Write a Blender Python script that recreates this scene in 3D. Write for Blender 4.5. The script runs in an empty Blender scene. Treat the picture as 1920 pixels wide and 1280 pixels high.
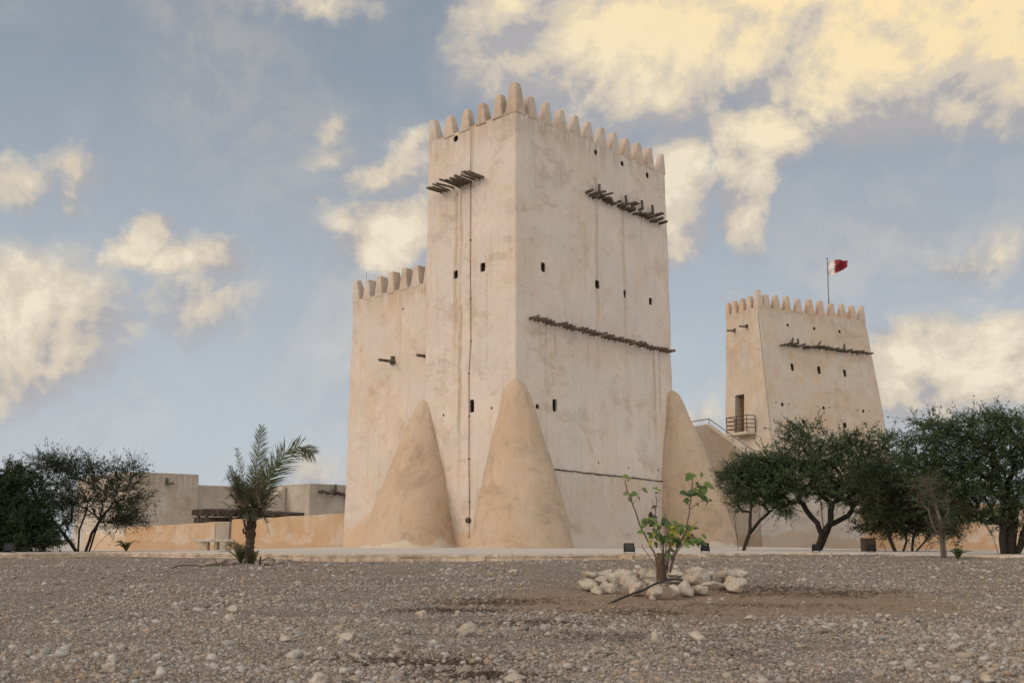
import bpy, bmesh, math, random
import numpy as np
from mathutils import Vector, Matrix, noise as mnoise

random.seed(7)
rad = math.radians
scene = bpy.context.scene
COL = scene.collection

# ------------------------------------------------------------------ camera
F_PX = 1936.0
PITCH = math.atan(372 / 1936)
CAM = Vector((0, 0, 0.27))
cd = bpy.data.cameras.new('camera'); cam = bpy.data.objects.new('camera', cd); COL.objects.link(cam)
cam.location = CAM; cam.rotation_euler = (math.pi / 2 + PITCH, 0, 0)
cd.sensor_width = 36.0; cd.lens = 36.0 * F_PX / 1920; cd.clip_start = 0.05; cd.clip_end = 20000
cd.dof.use_dof = True; cd.dof.focus_distance = 34; cd.dof.aperture_fstop = 5.6
scene.camera = cam

def ray(px, py):
    xc = (px - 960) / F_PX; yc = (640 - py) / F_PX
    return Vector((xc, math.cos(PITCH) - math.sin(PITCH) * yc, math.sin(PITCH) + math.cos(PITCH) * yc))
def at(px, py, Y):
    r = ray(px, py); return CAM + r * (Y / r.y)
def hit(px, py, P, n):
    r = ray(px, py); return CAM + r * ((P - CAM).dot(n) / r.dot(n))

# ------------------------------------------------------------------ sun, exposure
SUN_EL, SUN_DIR = rad(24), Vector((-0.92, -0.39, 0)).normalized()
sl = bpy.data.lights.new('sun', 'SUN'); sl.energy = 0.72; sl.angle = rad(18); sl.color = (1.0, 0.87, 0.76)
so = bpy.data.objects.new('sun', sl); COL.objects.link(so)
sv = Vector((SUN_DIR.x * math.cos(SUN_EL), SUN_DIR.y * math.cos(SUN_EL), math.sin(SUN_EL)))
so.rotation_euler = sv.to_track_quat('Z', 'Y').to_euler()
scene.view_settings.view_transform = 'Standard'; scene.view_settings.look = 'None'
scene.view_settings.exposure = 0.30; scene.view_settings.gamma = 1.0

# ------------------------------------------------------------------ node helper
class NT:
    def __init__(s, tree): s.t = tree; s.n = tree.nodes; s.l = tree.links
    def node(s, typ, **kw):
        n = s.n.new(typ)
        for k, v in kw.items(): setattr(n, k, v)
        return n
    def put(s, sock, v):
        if v is None: return
        if isinstance(v, bpy.types.NodeSocket): s.l.new(v, sock)
        else:
            if isinstance(v, (tuple, list)) and len(v) == 3 and sock.type == 'RGBA': v = (*v, 1)
            sock.default_value = v
    def math(s, op, a, b=None, c=None, clamp=False):
        n = s.node('ShaderNodeMath', operation=op, use_clamp=clamp)
        s.put(n.inputs[0], a); s.put(n.inputs[1], b)
        if c is not None: s.put(n.inputs[2], c)
        return n.outputs[0]
    def vmath(s, op, a, b=None, scale=None):
        n = s.node('ShaderNodeVectorMath', operation=op)
        s.put(n.inputs[0], a); s.put(n.inputs[1], b)
        if scale is not None: s.put(n.inputs['Scale'], scale)
        return n.outputs['Value'] if op in ('LENGTH', 'DOT_PRODUCT', 'DISTANCE') else n.outputs[0]
    def mix(s, f, a, b, typ='MIX'):
        n = s.node('ShaderNodeMix', data_type='RGBA', blend_type=typ)
        s.put(n.inputs[0], f); s.put(n.inputs[6], a); s.put(n.inputs[7], b); return n.outputs[2]
    def noise(s, vec, scale, detail=4, rough=.55, dist=0.0, out=0):
        n = s.node('ShaderNodeTexNoise'); s.put(n.inputs['Vector'], vec)
        n.inputs['Scale'].default_value = scale; n.inputs['Detail'].default_value = detail
        n.inputs['Roughness'].default_value = rough; n.inputs['Distortion'].default_value = dist
        return n.outputs[out]
    def ramp(s, v, lo, hi, a=0.0, b=1.0, smooth=True):
        n = s.node('ShaderNodeMapRange', interpolation_type='SMOOTHSTEP' if smooth else 'LINEAR')
        s.put(n.inputs[0], v); n.inputs[1].default_value = lo; n.inputs[2].default_value = hi
        n.inputs[3].default_value = a; n.inputs[4].default_value = b; return n.outputs[0]
    def scale(s, vec, sc):
        n = s.node('ShaderNodeMapping'); s.put(n.inputs[0], vec); n.inputs['Scale'].default_value = sc; return n.outputs[0]

# ------------------------------------------------------------------ world: sky with clouds placed by direction
world = bpy.data.worlds.new('World'); scene.world = world; world.use_nodes = True
world.node_tree.nodes.clear(); W = NT(world.node_tree)
wout = W.node('ShaderNodeOutputWorld'); bg = W.node('ShaderNodeBackground'); W.l.new(bg.outputs[0], wout.inputs[0])
sky = W.node('ShaderNodeTexSky', sky_type='NISHITA'); sky.sun_disc = False
sky.sun_elevation = SUN_EL; sky.sun_rotation = math.atan2(SUN_DIR.x, SUN_DIR.y)
sky.dust_density = 1.0; sky.air_density = 1.0
tc = W.node('ShaderNodeTexCoord'); D = tc.outputs['Generated']
sep = W.node('ShaderNodeSeparateXYZ'); W.l.new(D, sep.inputs[0])
# compass angle and height angle of the view direction, warped by noise so that cloud edges are ragged
az = W.math('ARCTAN2', sep.outputs[0], sep.outputs[1]); el = W.math('ARCSINE', sep.outputs[2])
warp1 = W.noise(D, 7.0, 7, .62, out=1); warp2 = W.noise(D, 34.0, 5, .6, out=1)
s1 = W.node('ShaderNodeSeparateXYZ'); W.l.new(warp1, s1.inputs[0]); s2 = W.node('ShaderNodeSeparateXYZ'); W.l.new(warp2, s2.inputs[0])
def warp(base, c1, c2, a1=.095, a2=.036):
    v = W.math('ADD', base, W.math('MULTIPLY', W.math('SUBTRACT', c1, .5), a1))
    return W.math('ADD', v, W.math('MULTIPLY', W.math('SUBTRACT', c2, .5), a2))
azw = warp(az, s1.outputs[0], s2.outputs[0]); elw = warp(el, s1.outputs[2], s2.outputs[2], .08, .032)
CLOUDS = [  # pixel centre, radii in pixels, tilt degrees, strength
 (1240, 60, 340, 115, 8, 1.8), (1130, 40, 220, 110, 0, 1.5), (1480, 10, 330, 120, 0, 1.9), (1780, 60, 340, 140, 10, 1.9), (1270, 160, 160, 60, 20, 1.3), (1700, 150, 170, 60, 0, 1.1), (1890, 170, 120, 80, 0, 1.0), (1560, 100, 120, 60, 0, .7),
 (1010, 95, 90, 40, 0, .75), (1870, 190, 120, 70, 0, .6), (1430, 250, 85, 55, -20, 1.6), (1400, 340, 42, 120, 0, 1.4), (1398, 440, 34, 50, 0, .9), (1330, 215, 70, 30, 20, .5),
 (1270, 330, 75, 90, 0, 1.3), (1275, 440, 60, 70, 0, 1.2),
 (620, 225, 40, 45, 30, .55), (620, 285, 75, 35, 25, .5), (740, 310, 110, 45, 25, 1.2), (770, 280, 60, 40, 0, .9), (740, 430, 110, 60, 12, 1.4), (605, 395, 30, 16, 0, .4), (790, 380, 60, 80, 0, .7),
 (40, 335, 70, 42, 0, .8), (150, 315, 70, 42, -10, .7), (145, 365, 32, 45, 0, .6), (60, 600, 150, 130, 20, 1.25), (40, 520, 90, 60, 0, .9), (-60, 640, 200, 110, 0, 1.1),
 (265, 455, 60, 36, 30, 1.1), (320, 490, 60, 36, 25, .9), (390, 490, 75, 42, 0, 1.1), (380, 570, 120, 75, 10, .6),
 (1780, 680, 160, 80, 0, 1.5), (1890, 670, 130, 80, 0, 1.4), (1700, 730, 120, 60, 0, .9), (1810, 490, 85, 32, 0, .7), (1880, 470, 60, 60, 0, .6), (1770, 365, 60, 35, -40, .3), (1800, 290, 70, 30, 0, .25),
 (580, 890, 90, 55, 0, .5), (1320, 800, 60, 60, 0, .4), (590, 5, 110, 28, 0, .5), (980, 20, 60, 60, 0, .35), (490, 10, 70, 20, 0, .3), (1380, 570, 50, 30, 0, .2)]
CLOUDS_BEHIND = [(-2.4, .5, .5, .25, 1.0), (2.6, .6, .6, .25, 1.0), (1.6, .45, .4, .2, .8), (-1.5, .4, .3, .2, .8), (0.3, 1.2, .6, .25, .8)]
dens = None; vacc = None; macc = None
def ell(a0, e0, ra, re, tilt, k):
    global dens, vacc, macc
    da = W.math('SUBTRACT', azw, a0); de = W.math('SUBTRACT', elw, e0)
    ct, st = math.cos(tilt), math.sin(tilt)
    u = W.math('MULTIPLY_ADD', da, ct / ra, W.math('MULTIPLY', de, -st / ra))
    v = W.math('MULTIPLY_ADD', da, st / re, W.math('MULTIPLY', de, ct / re))
    q = W.math('SQRT', W.math('MULTIPLY_ADD', u, u, W.math('MULTIPLY', v, v)))
    m = W.math('MULTIPLY', W.math('SUBTRACT', 1.25, q, clamp=False), k)
    m = W.math('MAXIMUM', m, 0.0)
    mv = W.math('MULTIPLY', m, v); vacc = mv if vacc is None else W.math('ADD', vacc, mv); macc = m if macc is None else W.math('ADD', macc, m)
    dens = m if dens is None else W.math('SMOOTH_MAX', dens, m, .12)
for (px, py, rx, ry, tl, k) in CLOUDS:
    r = ray(px, py).normalized(); a0 = math.atan2(r.x, r.y); e0 = math.asin(r.z)
    rx *= 1.12; ry *= 1.12
    ell(a0, e0, rx / 1936 / max(.3, math.cos(e0)) * math.cos(a0), ry / 1936, -rad(tl), k)
for c in CLOUDS_BEHIND: ell(c[0], c[1], c[2], c[3], 0, c[4])
cn = W.noise(D, 9.0, 10, .60, .25); cn2 = W.noise(W.vmath('ADD', D, (-.010, 0, .026)), 9.0, 10, .60, .25)
big = W.noise(D, 4.2, 4, .5)
body = W.math('ADD', dens, W.math('MULTIPLY', W.math('SUBTRACT', cn, .44), 1.0))
alpha = W.math('MULTIPLY', W.ramp(body, .0, .85), W.ramp(dens, .0, .26))
veil = W.math('MULTIPLY', W.ramp(big, .40, .72), .34)
alpha = W.math('MAXIMUM', alpha, veil)
lit = W.math('ADD', W.math('MULTIPLY', W.math('SUBTRACT', cn, cn2), 3.6), W.ramp(body, .0, 2.0, 0, .62))
vm = W.math('DIVIDE', vacc, W.math('ADD', macc, .05)); lit = W.math('ADD', lit, W.math('MULTIPLY', vm, .26)); lit = W.math('ADD', lit, .26)
lit = W.math('MULTIPLY', lit, 1.0, clamp=True)
c_shade = (.345, .335, .345); c_mid = (.54, .475, .385); c_hi = W.mix(W.ramp(W.math('ADD', el, W.math('MULTIPLY', az, .35)), .38, .60), (.72, .635, .50), (.80, .635, .37))
ccol = W.mix(W.ramp(lit, .05, .55), c_shade, c_mid); lit2 = W.math('ADD', lit, W.math('MULTIPLY', W.math('SUBTRACT', W.noise(D, 5.5, 8, .65), .5), .9))
ccol = W.mix(W.ramp(lit2, .45, 1.12), ccol, c_hi)
# low haze pales the sky towards the horizon, as real dusty air does
hz = W.ramp(el, .02, .56)
grad = W.mix(hz, (.432, .472, .515), (.212, .252, .305))
# unseen sky behind the viewer boosted to fill the walls, warm sun glow added
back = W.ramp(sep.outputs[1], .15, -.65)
glow = W.ramp(W.vmath('DOT_PRODUCT', D, tuple(sv)), .35, 1.0)
nish = W.mix(1.0, sky.outputs[0], (.075, .075, .075), 'MULTIPLY')
skyc = W.mix(.9, nish, grad)
fin = W.mix(alpha, skyc, ccol)
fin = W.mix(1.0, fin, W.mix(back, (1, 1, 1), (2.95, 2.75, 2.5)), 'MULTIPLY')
fin = W.mix(glow, fin, (1.1, .93, .76))
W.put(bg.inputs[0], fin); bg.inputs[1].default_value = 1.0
try: world.cycles.sampling_method = 'MANUAL'; world.cycles.sample_map_resolution = 512
except Exception: pass

# ------------------------------------------------------------------ materials
MATS = {}
def new_mat(name):
    m = bpy.data.materials.new(name); m.use_nodes = True; m.node_tree.nodes.clear()
    N = NT(m.node_tree); o = N.node('ShaderNodeOutputMaterial'); b = N.node('ShaderNodeBsdfPrincipled')
    N.l.new(b.outputs[0], o.inputs[0]); MATS[name] = m; return m, N, b
def simple(name, c, rough=.8, var=.25, sc=6.0, bump=.3, bsc=30, metal=0.0, c2=None, stretch=None):
    m, N, b = new_mat(name); o = N.node('ShaderNodeTexCoord').outputs['Object']
    if stretch: o = N.scale(o, stretch)
    n = N.noise(o, sc, 5, .6)
    c2 = c2 or tuple(x * (1 - var * 1.6) for x in c)
    N.put(b.inputs['Base Color'], N.mix(N.ramp(n, .3, .7), c, c2)); b.inputs['Roughness'].default_value = rough; b.inputs['Metallic'].default_value = metal
    b.inputs['Specular IOR Level'].default_value = .25
    bp = N.node('ShaderNodeBump'); bp.inputs['Strength'].default_value = bump; bp.inputs['Distance'].default_value = .02
    N.put(bp.inputs['Height'], N.noise(o, bsc, 4, .6)); N.l.new(bp.outputs[0], b.inputs['Normal'])
    return m
def plaster(name, pale, tan, dark, tan_amt=(.40, .72), stain_z=None, stain_col=None, streaks=(), streak_col=(.36, .26, .17), bump=.5, off=0.0, rim=None, grey=.5):
    """hand-trowelled lime plaster; streaks: (axis, coordinate, width, z top, z bottom, strength) in the building's own metres"""
    m, N, b = new_mat(name); o = N.node('ShaderNodeTexCoord').outputs['Object']
    o2 = N.vmath('ADD', o, (off, off * .7, 0))
    big = N.noise(o2, .35, 8, .66, .5); med = N.noise(o2, 1.1, 9, .72, .3); fine = N.noise(o2, 9, 6, .65)
    col = N.mix(N.ramp(big, *tan_amt), pale, tan)
    col = N.mix(N.math('MULTIPLY', N.ramp(med, .48, .66), .7), col, tan)
    pat = N.noise(N.scale(N.vmath('ADD', o2, (13, 4, 7)), (1, 1, 1.5)), .55, 9, .72, .5)
    col = N.mix(N.math('MULTIPLY', N.ramp(pat, .52, .62), .5), col, dark)
    pat2 = N.noise(N.vmath('ADD', o2, (3, 24, 17)), .7, 9, .74, .4)
    col = N.mix(N.math('MULTIPLY', N.ramp(pat2, .52, .62), .45), col, tuple(min(.8, x * 1.13) for x in pale))
    if grey: col = N.mix(N.math('MULTIPLY', N.ramp(N.noise(N.vmath('ADD', o2, (31, 2, 11)), .45, 8, .68, .4), .44, .60), grey), col, (.56, .535, .51))
    vs = N.noise(N.scale(o2, (3.2, 3.2, .16)), 1.6, 6, .65)
    col = N.mix(N.math('MULTIPLY', N.ramp(vs, .52, .74), .45), col, dark)
    vsl = N.noise(N.scale(N.vmath('ADD', o2, (5, 9, 3)), (5, 5, .2)), 1.5, 5, .65)
    col = N.mix(N.math('MULTIPLY', N.ramp(vsl, .56, .8), .30), col, tuple(min(1, x * 1.12) for x in pale))
    sp = N.noise(o2, 26, 3, .6); col = N.mix(N.math('MULTIPLY', N.ramp(sp, .60, .75), .18), col, dark)
    col = N.mix(.16, col, N.mix(fine, dark, pale))
    vc = N.node('ShaderNodeTexVoronoi', feature='DISTANCE_TO_EDGE'); vc.inputs['Scale'].default_value = .42
    N.put(vc.inputs['Vector'], N.vmath('ADD', o2, N.vmath('SCALE', N.noise(o2, 1.3, 6, .65, out=1), None, scale=1.5)))
    ck = N.math('MULTIPLY', N.ramp(vc.outputs['Distance'], .009, .002), N.ramp(N.noise(o2, .9, 4, .6), .50, .60)); col = N.mix(N.math('MULTIPLY', ck, .55), col, dark)
    sx = N.node('ShaderNodeSeparateXYZ'); N.l.new(o, sx.inputs[0])
    wob = N.math('MULTIPLY', N.math('SUBTRACT', N.noise(N.scale(o, (.4, .4, 1)), 1.3, 3), .5), .16)
    if rim:     # dirt washing down below the battlements
        for (zt, dep, amt) in rim:
            k = N.math('ADD', N.ramp(sx.outputs[2], zt - dep, zt), 0.0)
            k = N.math('MULTIPLY', k, N.ramp(N.noise(N.scale(o, (4, 4, .25)), 1.4, 5, .65), .36, .62))
            k = N.math('MULTIPLY', k, N.ramp(sx.outputs[2], zt + .9, zt + .05))
            col = N.mix(N.math('MULTIPLY', k, amt), col, dark)
    for (ax, c, w, zt, zb, st) in streaks:
        a = N.math('ABSOLUTE', N.math('ADD', N.math('SUBTRACT', sx.outputs[ax], c), wob))
        k = N.ramp(a, w, w * .25); k = N.math('MULTIPLY', k, N.ramp(sx.outputs[2], zt + .1, zt - .1))
        k = N.math('MULTIPLY', k, N.ramp(sx.outputs[2], zb, zb + (zt - zb) * .6))
        other = sx.outputs[1 - ax]; k = N.math('MULTIPLY', k, N.ramp(N.math('ABSOLUTE', other), .6, .5))
        k = N.math('MULTIPLY', k, N.ramp(N.noise(N.scale(o, (6, 6, .8)), 2.0, 5, .6), .3, .55))
        col = N.mix(N.math('MULTIPLY', k, st), col, streak_col)
    if stain_z:
        h = N.math('ADD', sx.outputs[2], N.math('MULTIPLY', N.math('SUBTRACT', N.noise(o2, .55, 7, .6), .5), stain_z * 1.8 + 1.0))
        col = N.mix(N.math('MULTIPLY', N.ramp(h, stain_z, stain_z * .55), .75), col, stain_col)
    N.put(b.inputs['Base Color'], col); b.inputs['Roughness'].default_value = .95; b.inputs['Specular IOR Level'].default_value = .12
    ht = N.math('ADD', N.math('MULTIPLY', N.noise(N.vmath('ADD', o2, (2, 2, 2)), 1.6, 6, .6, .5), 1.0), N.math('MULTIPLY', fine, .28))
    ht = N.math('ADD', ht, N.math('MULTIPLY', sp, .08)); ht = N.math('ADD', ht, N.math('MULTIPLY', med, .4))
    bp = N.node('ShaderNodeBump'); bp.inputs['Strength'].default_value = bump; bp.inputs['Distance'].default_value = .09
    N.put(bp.inputs['Height'], ht); N.l.new(bp.outputs[0], b.inputs['Normal'])
    return m
def foliage(name, c1, c2, c3, rough=.6, trans=.25, sc=2.5):
    m, N, b = new_mat(name); o = N.node('ShaderNodeTexCoord').outputs['Object']
    n = N.noise(o, sc, 4, .6); n2 = N.noise(o, 23, 2, .5)
    col = N.mix(N.ramp(n, .35, .65), c1, c2); col = N.mix(N.ramp(n2, .46, .66), col, c3)
    N.put(b.inputs['Base Color'], col); b.inputs['Roughness'].default_value = rough; b.inputs['Specular IOR Level'].default_value = .25
    t = N.node('ShaderNodeBsdfTranslucent'); N.put(t.inputs[0], col); mx = N.node('ShaderNodeMixShader'); mx.inputs[0].default_value = trans
    out = [x for x in N.n if x.type == 'OUTPUT_MATERIAL'][0]
    N.l.new(b.outputs[0], mx.inputs[1]); N.l.new(t.outputs[0], mx.inputs[2]); N.l.new(mx.outputs[0], out.inputs[0]); return m

# ------------------------------------------------------------------ mesh builder
class MB:
    def __init__(s): s.v = []; s.f = []
    def add(s, vs, fs):
        k = len(s.v); s.v += [tuple(p) for p in vs]; s.f += [tuple(i + k for i in f) for f in fs]; return s
    def hexa(s, b, t):        # 4 bottom points, 4 top points (counter-clockwise from above)
        return s.add(list(b) + list(t), [(3, 2, 1, 0), (4, 5, 6, 7), (0, 1, 5, 4), (1, 2, 6, 5), (2, 3, 7, 6), (3, 0, 4, 7)])
    def box(s, x0, x1, y0, y1, z0, z1):
        return s.hexa([(x0, y0, z0), (x1, y0, z0), (x1, y1, z0), (x0, y1, z0)], [(x0, y0, z1), (x1, y0, z1), (x1, y1, z1), (x0, y1, z1)])
    def tube(s, path, radii, n=6, cap=True):
        path = [Vector(p) for p in path]; rings = []; up = None
        if isinstance(radii, (int, float)): radii = [radii] * len(path)
        k0 = len(s.v)
        for i, p in enumerate(path):
            t = (path[min(i + 1, len(path) - 1)] - path[max(i - 1, 0)])
            t = t.normalized() if t.length > 1e-9 else Vector((0, 0, 1))
            if up is None: up = t.orthogonal().normalized()
            a = (up - t * up.dot(t)); a = a.normalized() if a.length > 1e-6 else t.orthogonal().normalized(); up = a
            b = t.cross(a)
            for j in range(n):
                q = 2 * math.pi * j / n; s.v.append(tuple(p + (a * math.cos(q) + b * math.sin(q)) * radii[i]))
        for i in range(len(path) - 1):
            for j in range(n):
                a0 = k0 + i * n + j; a1 = k0 + i * n + (j + 1) % n; s.f.append((a0, a1, a1 + n, a0 + n))
        if cap:
            s.f.append(tuple(k0 + j for j in range(n))[::-1]); s.f.append(tuple(k0 + (len(path) - 1) * n + j for j in range(n)))
        return s
    def build(s, name, mat, parent=None, smooth=False, loc=None, rotz=0.0, bevel=0.0, bseg=2, rough=0.0, rscale=2.0):
        me = bpy.data.meshes.new(name); me.from_pydata(s.v, [], s.f); me.update()
        if bevel:
            bm = bmesh.new(); bm.from_mesh(me); bmesh.ops.remove_doubles(bm, verts=bm.verts, dist=1e-5)
            bmesh.ops.bevel(bm, geom=bm.edges[:], offset=bevel, segments=bseg, affect='EDGES', profile=.6, clamp_overlap=True); bm.to_mesh(me); bm.free()
        if rough:
            for v in me.vertices:
                q = mnoise.noise_vector(v.co * rscale + Vector((loc or (0, 0, 0))) * 3.1); v.co += q * rough
        if mat: me.materials.append(MATS[mat])
        if smooth: me.polygons.foreach_set('use_smooth', [True] * len(me.polygons))
        o = bpy.data.objects.new(name, me); COL.objects.link(o)
        if parent: o.parent = parent
        if loc is not None: o.location = loc
        o.rotation_euler.z = rotz
        return o
def tag(o, label=None, cat=None, group=None, kind=None):
    if label: o['label'] = label
    if cat: o['category'] = cat
    if group: o['group'] = group
    if kind: o['kind'] = kind
    return o
def thing(name, label, cat, loc=(0, 0, 0), rotz=0.0, group=None):
    o = bpy.data.objects.new(name, None); COL.objects.link(o); o.location = loc; o.rotation_euler.z = rotz; o.empty_display_size = .3
    return tag(o, label, cat, group)
class Frame:
    def __init__(s, C, deg):
        s.C = Vector(C); a = rad(deg); s.R = Vector((math.cos(a), math.sin(a), 0)); s.L = Vector((-math.sin(a), math.cos(a), 0)); s.rot = a
    def loc(s, P): d = P - s.C; return Vector((d.dot(s.R), d.dot(s.L), d.z))
    def wld(s, p): return s.C + s.R * p[0] + s.L * p[1] + Vector((0, 0, p[2]))
    def face(s, px, py, side, off=0.0, n=None):   # pixel -> local point on the right face (y=off) or left face (x=off)
        nn = s.L if side == 'R' else s.R
        return s.loc(hit(px, py, s.C + nn * off, n and n or nn))

# ------------------------------------------------------------------ ground, plaza, kerb
EDGE = [(-900, 24.5, -.13), (-300, 22.5, -.12), (0, 22.2, -.11), (210, 24.3, -.09), (420, 22.3, -.11), (660, 20.5, -.136), (960, 20.5, -.125), (1200, 21.6, -.115), (1440, 23.0, -.045), (1650, 22, -.035), (1920, 18.5, -.035), (2300, 17, -.03), (3000, 15, -.03)]
EX = np.array([(e[0] - 960) / 1971 * e[1] for e in EDGE]); EY = np.array([e[1] for e in EDGE]); EZ = np.array([e[2] for e in EDGE]); EU = np.array([(e[0] - 960) / 1971 for e in EDGE])
def sm(t): t = np.clip(t, 0, 1); return t * t * (3 - 2 * t)
PLC = at(1240, 1085, 14.2); PLC.z = 0
def gz(x, y):
    x = np.asarray(x, float); y = np.asarray(y, float); u = x / np.maximum(y, .5)
    ey = np.interp(u, EU, EY); ez = np.interp(u, EU, EZ)
    z = np.where(y < 6, -.56 + .035 * y / 6 * 1.0, 0)
    z = np.where((y >= 6), -.525 + (y - 6) / 7 * .115, z)
    t = np.clip((y - 13) / (ey - 13), 0, 1); z = np.where(y >= 13, -.41 + (ez + .41) * (t * .6 + .4 * np.sqrt(t)), z)
    d = np.hypot((x - PLC.x) / 1.6, (y - PLC.y + .9) / .8); z = z - .05 * np.exp(-d * d * 1.2)
    d = np.hypot((x - PLC.x) / 1.1, (y - PLC.y)); z = z + .06 * np.exp(-d * d * 1.6)
    return z
def gz1(x, y): return float(gz(x, y)) + .022 * mnoise.noise(Vector((x * 1.3, y * 1.3, 0))) + .03 * mnoise.noise(Vector((x * .4, y * .4, 3)))
def plz(x, y):
    return float(-.27 * sm((-x - 6.5) / 8) * sm((y - 25) / 20) - .17 * sm((x - 10) / 6) * sm((y - 27) / 15))

def make_ground():
    # one sheet: fine rows near the camera, coarse rows out to the horizon
    us = np.concatenate([np.linspace(-9, -1.2, 10), np.linspace(-.8, .8, 300), np.linspace(1.2, 9, 10)])
    ys = np.concatenate([np.linspace(.4, 4.6, 12), np.geomspace(4.8, 27, 330), np.geomspace(30, 9000, 24)])
    U, Y = np.meshgrid(us, ys); X = U * Y; Z = gz(X, Y)
    ey = np.interp(U, EU, EY); Z = np.where(Y > ey + .3, np.minimum(Z, -.35), Z); Z = np.where(Y > 40, -.45, Z)
    V = np.stack([X, Y, Z], -1).reshape(-1, 3)
    for i in range(len(V)):
        x, y, z = V[i]
        if y < 26 and abs(x) < 22:
            V[i, 2] += .022 * mnoise.noise(Vector((x * 1.3, y * 1.3, 0))) + .03 * mnoise.noise(Vector((x * .4, y * .4, 3))) + .006 * mnoise.noise(Vector((x * 6, y * 6, 9)))
    nx = len(us); ny = len(ys); f = []
    for j in range(ny - 1):
        for i in range(nx - 1): a = j * nx + i; f.append((a, a + 1, a + nx + 1, a + nx))
    # behind the camera
    k = len(V); back = [(-9000, .4, -.55), (-3.6, .4, -.55), (3.6, .4, -.55), (9000, .4, -.55), (-9000, -9000, -.55), (9000, -9000, -.55)]
    mb = MB(); mb.v = [tuple(p) for p in V] + [(-81000, .4, -.55), (81000, .4, -.55), (-81000, -9000, -.55), (81000, -9000, -.55)]
    mb.f = f + [(k, k + 2, k + 3, k + 1)]
    m, N, b = new_mat('gravel ground'); o = N.node('ShaderNodeTexCoord').outputs['Object']
    v = N.node('ShaderNodeTexVoronoi', feature='F1'); N.put(v.inputs['Vector'], o); v.inputs['Scale'].default_value = 34; v.inputs['Randomness'].default_value = 1
    v2 = N.node('ShaderNodeTexVoronoi', feature='F1'); N.put(v2.inputs['Vector'], o); v2.inputs['Scale'].default_value = 90
    sc = N.node('ShaderNodeSeparateColor'); N.l.new(v.outputs['Color'], sc.inputs[0])
    sc2 = N.node('ShaderNodeSeparateColor'); N.l.new(v2.outputs['Color'], sc2.inputs[0])
    st = N.mix(N.ramp(sc.outputs[0], .1, .95, smooth=False), (.15, .125, .10), (.42, .37, .315))
    st = N.mix(N.math('MULTIPLY', N.ramp(sc.outputs[1], .7, .9), .6), st, (.22, .22, .22))
    st2 = N.mix(sc2.outputs[0], (.14, .11, .09), (.38, .33, .28))
    st = N.mix(.45, st, st2)
    dirt = N.mix(N.noise(o, 5, 6, .65), (.21, .15, .105), (.37, .275, .195))
    big = N.noise(o, .55, 6, .65, .4); k = N.ramp(big, .50, .60)
    # the bare trodden soil around the young tree
    pd = N.vmath('LENGTH', N.vmath('MULTIPLY', N.vmath('SUBTRACT', o, (PLC.x + .3, PLC.y - 2.1, -.35)), (.32, .50, 0)))
    pd = N.math('ADD', pd, N.math('MULTIPLY', N.math('SUBTRACT', N.noise(o, 1.6, 5, .6), .5), .9))
    kd = N.ramp(pd, 1.15, .75)
    col = N.mix(N.math('MULTIPLY', k, .55), st, dirt); col = N.mix(kd, col, dirt); col = N.mix(1.0, col, (.90, .895, .905), 'MULTIPLY')
    col = N.mix(N.math('MULTIPLY', N.ramp(N.noise(o, 14, 4, .6), .58, .70), .6), col, (.07, .05, .035)); col = N.mix(N.math('MULTIPLY', N.ramp(N.noise(o, 1.7, 6, .7), .54, .66), .5), col, (.12, .085, .06))
    N.put(b.inputs['Base Color'], col); b.inputs['Roughness'].default_value = .97; b.inputs['Specular IOR Level'].default_value = .1
    h = N.math('SUBTRACT', 1.0, v.outputs['Distance']); h = N.math('ADD', N.math('MULTIPLY', h, N.math('SUBTRACT', 1.0, kd)), N.math('MULTIPLY', N.noise(o, 25, 5, .65), .9))
    bp = N.node('ShaderNodeBump'); bp.inputs['Strength'].default_value = .9; bp.inputs['Distance'].default_value = .03
    N.put(bp.inputs['Height'], h); N.l.new(bp.outputs[0], b.inputs['Normal'])
    tag(mb.build('ground', 'gravel ground', smooth=True), kind='structure')
make_ground()

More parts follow.
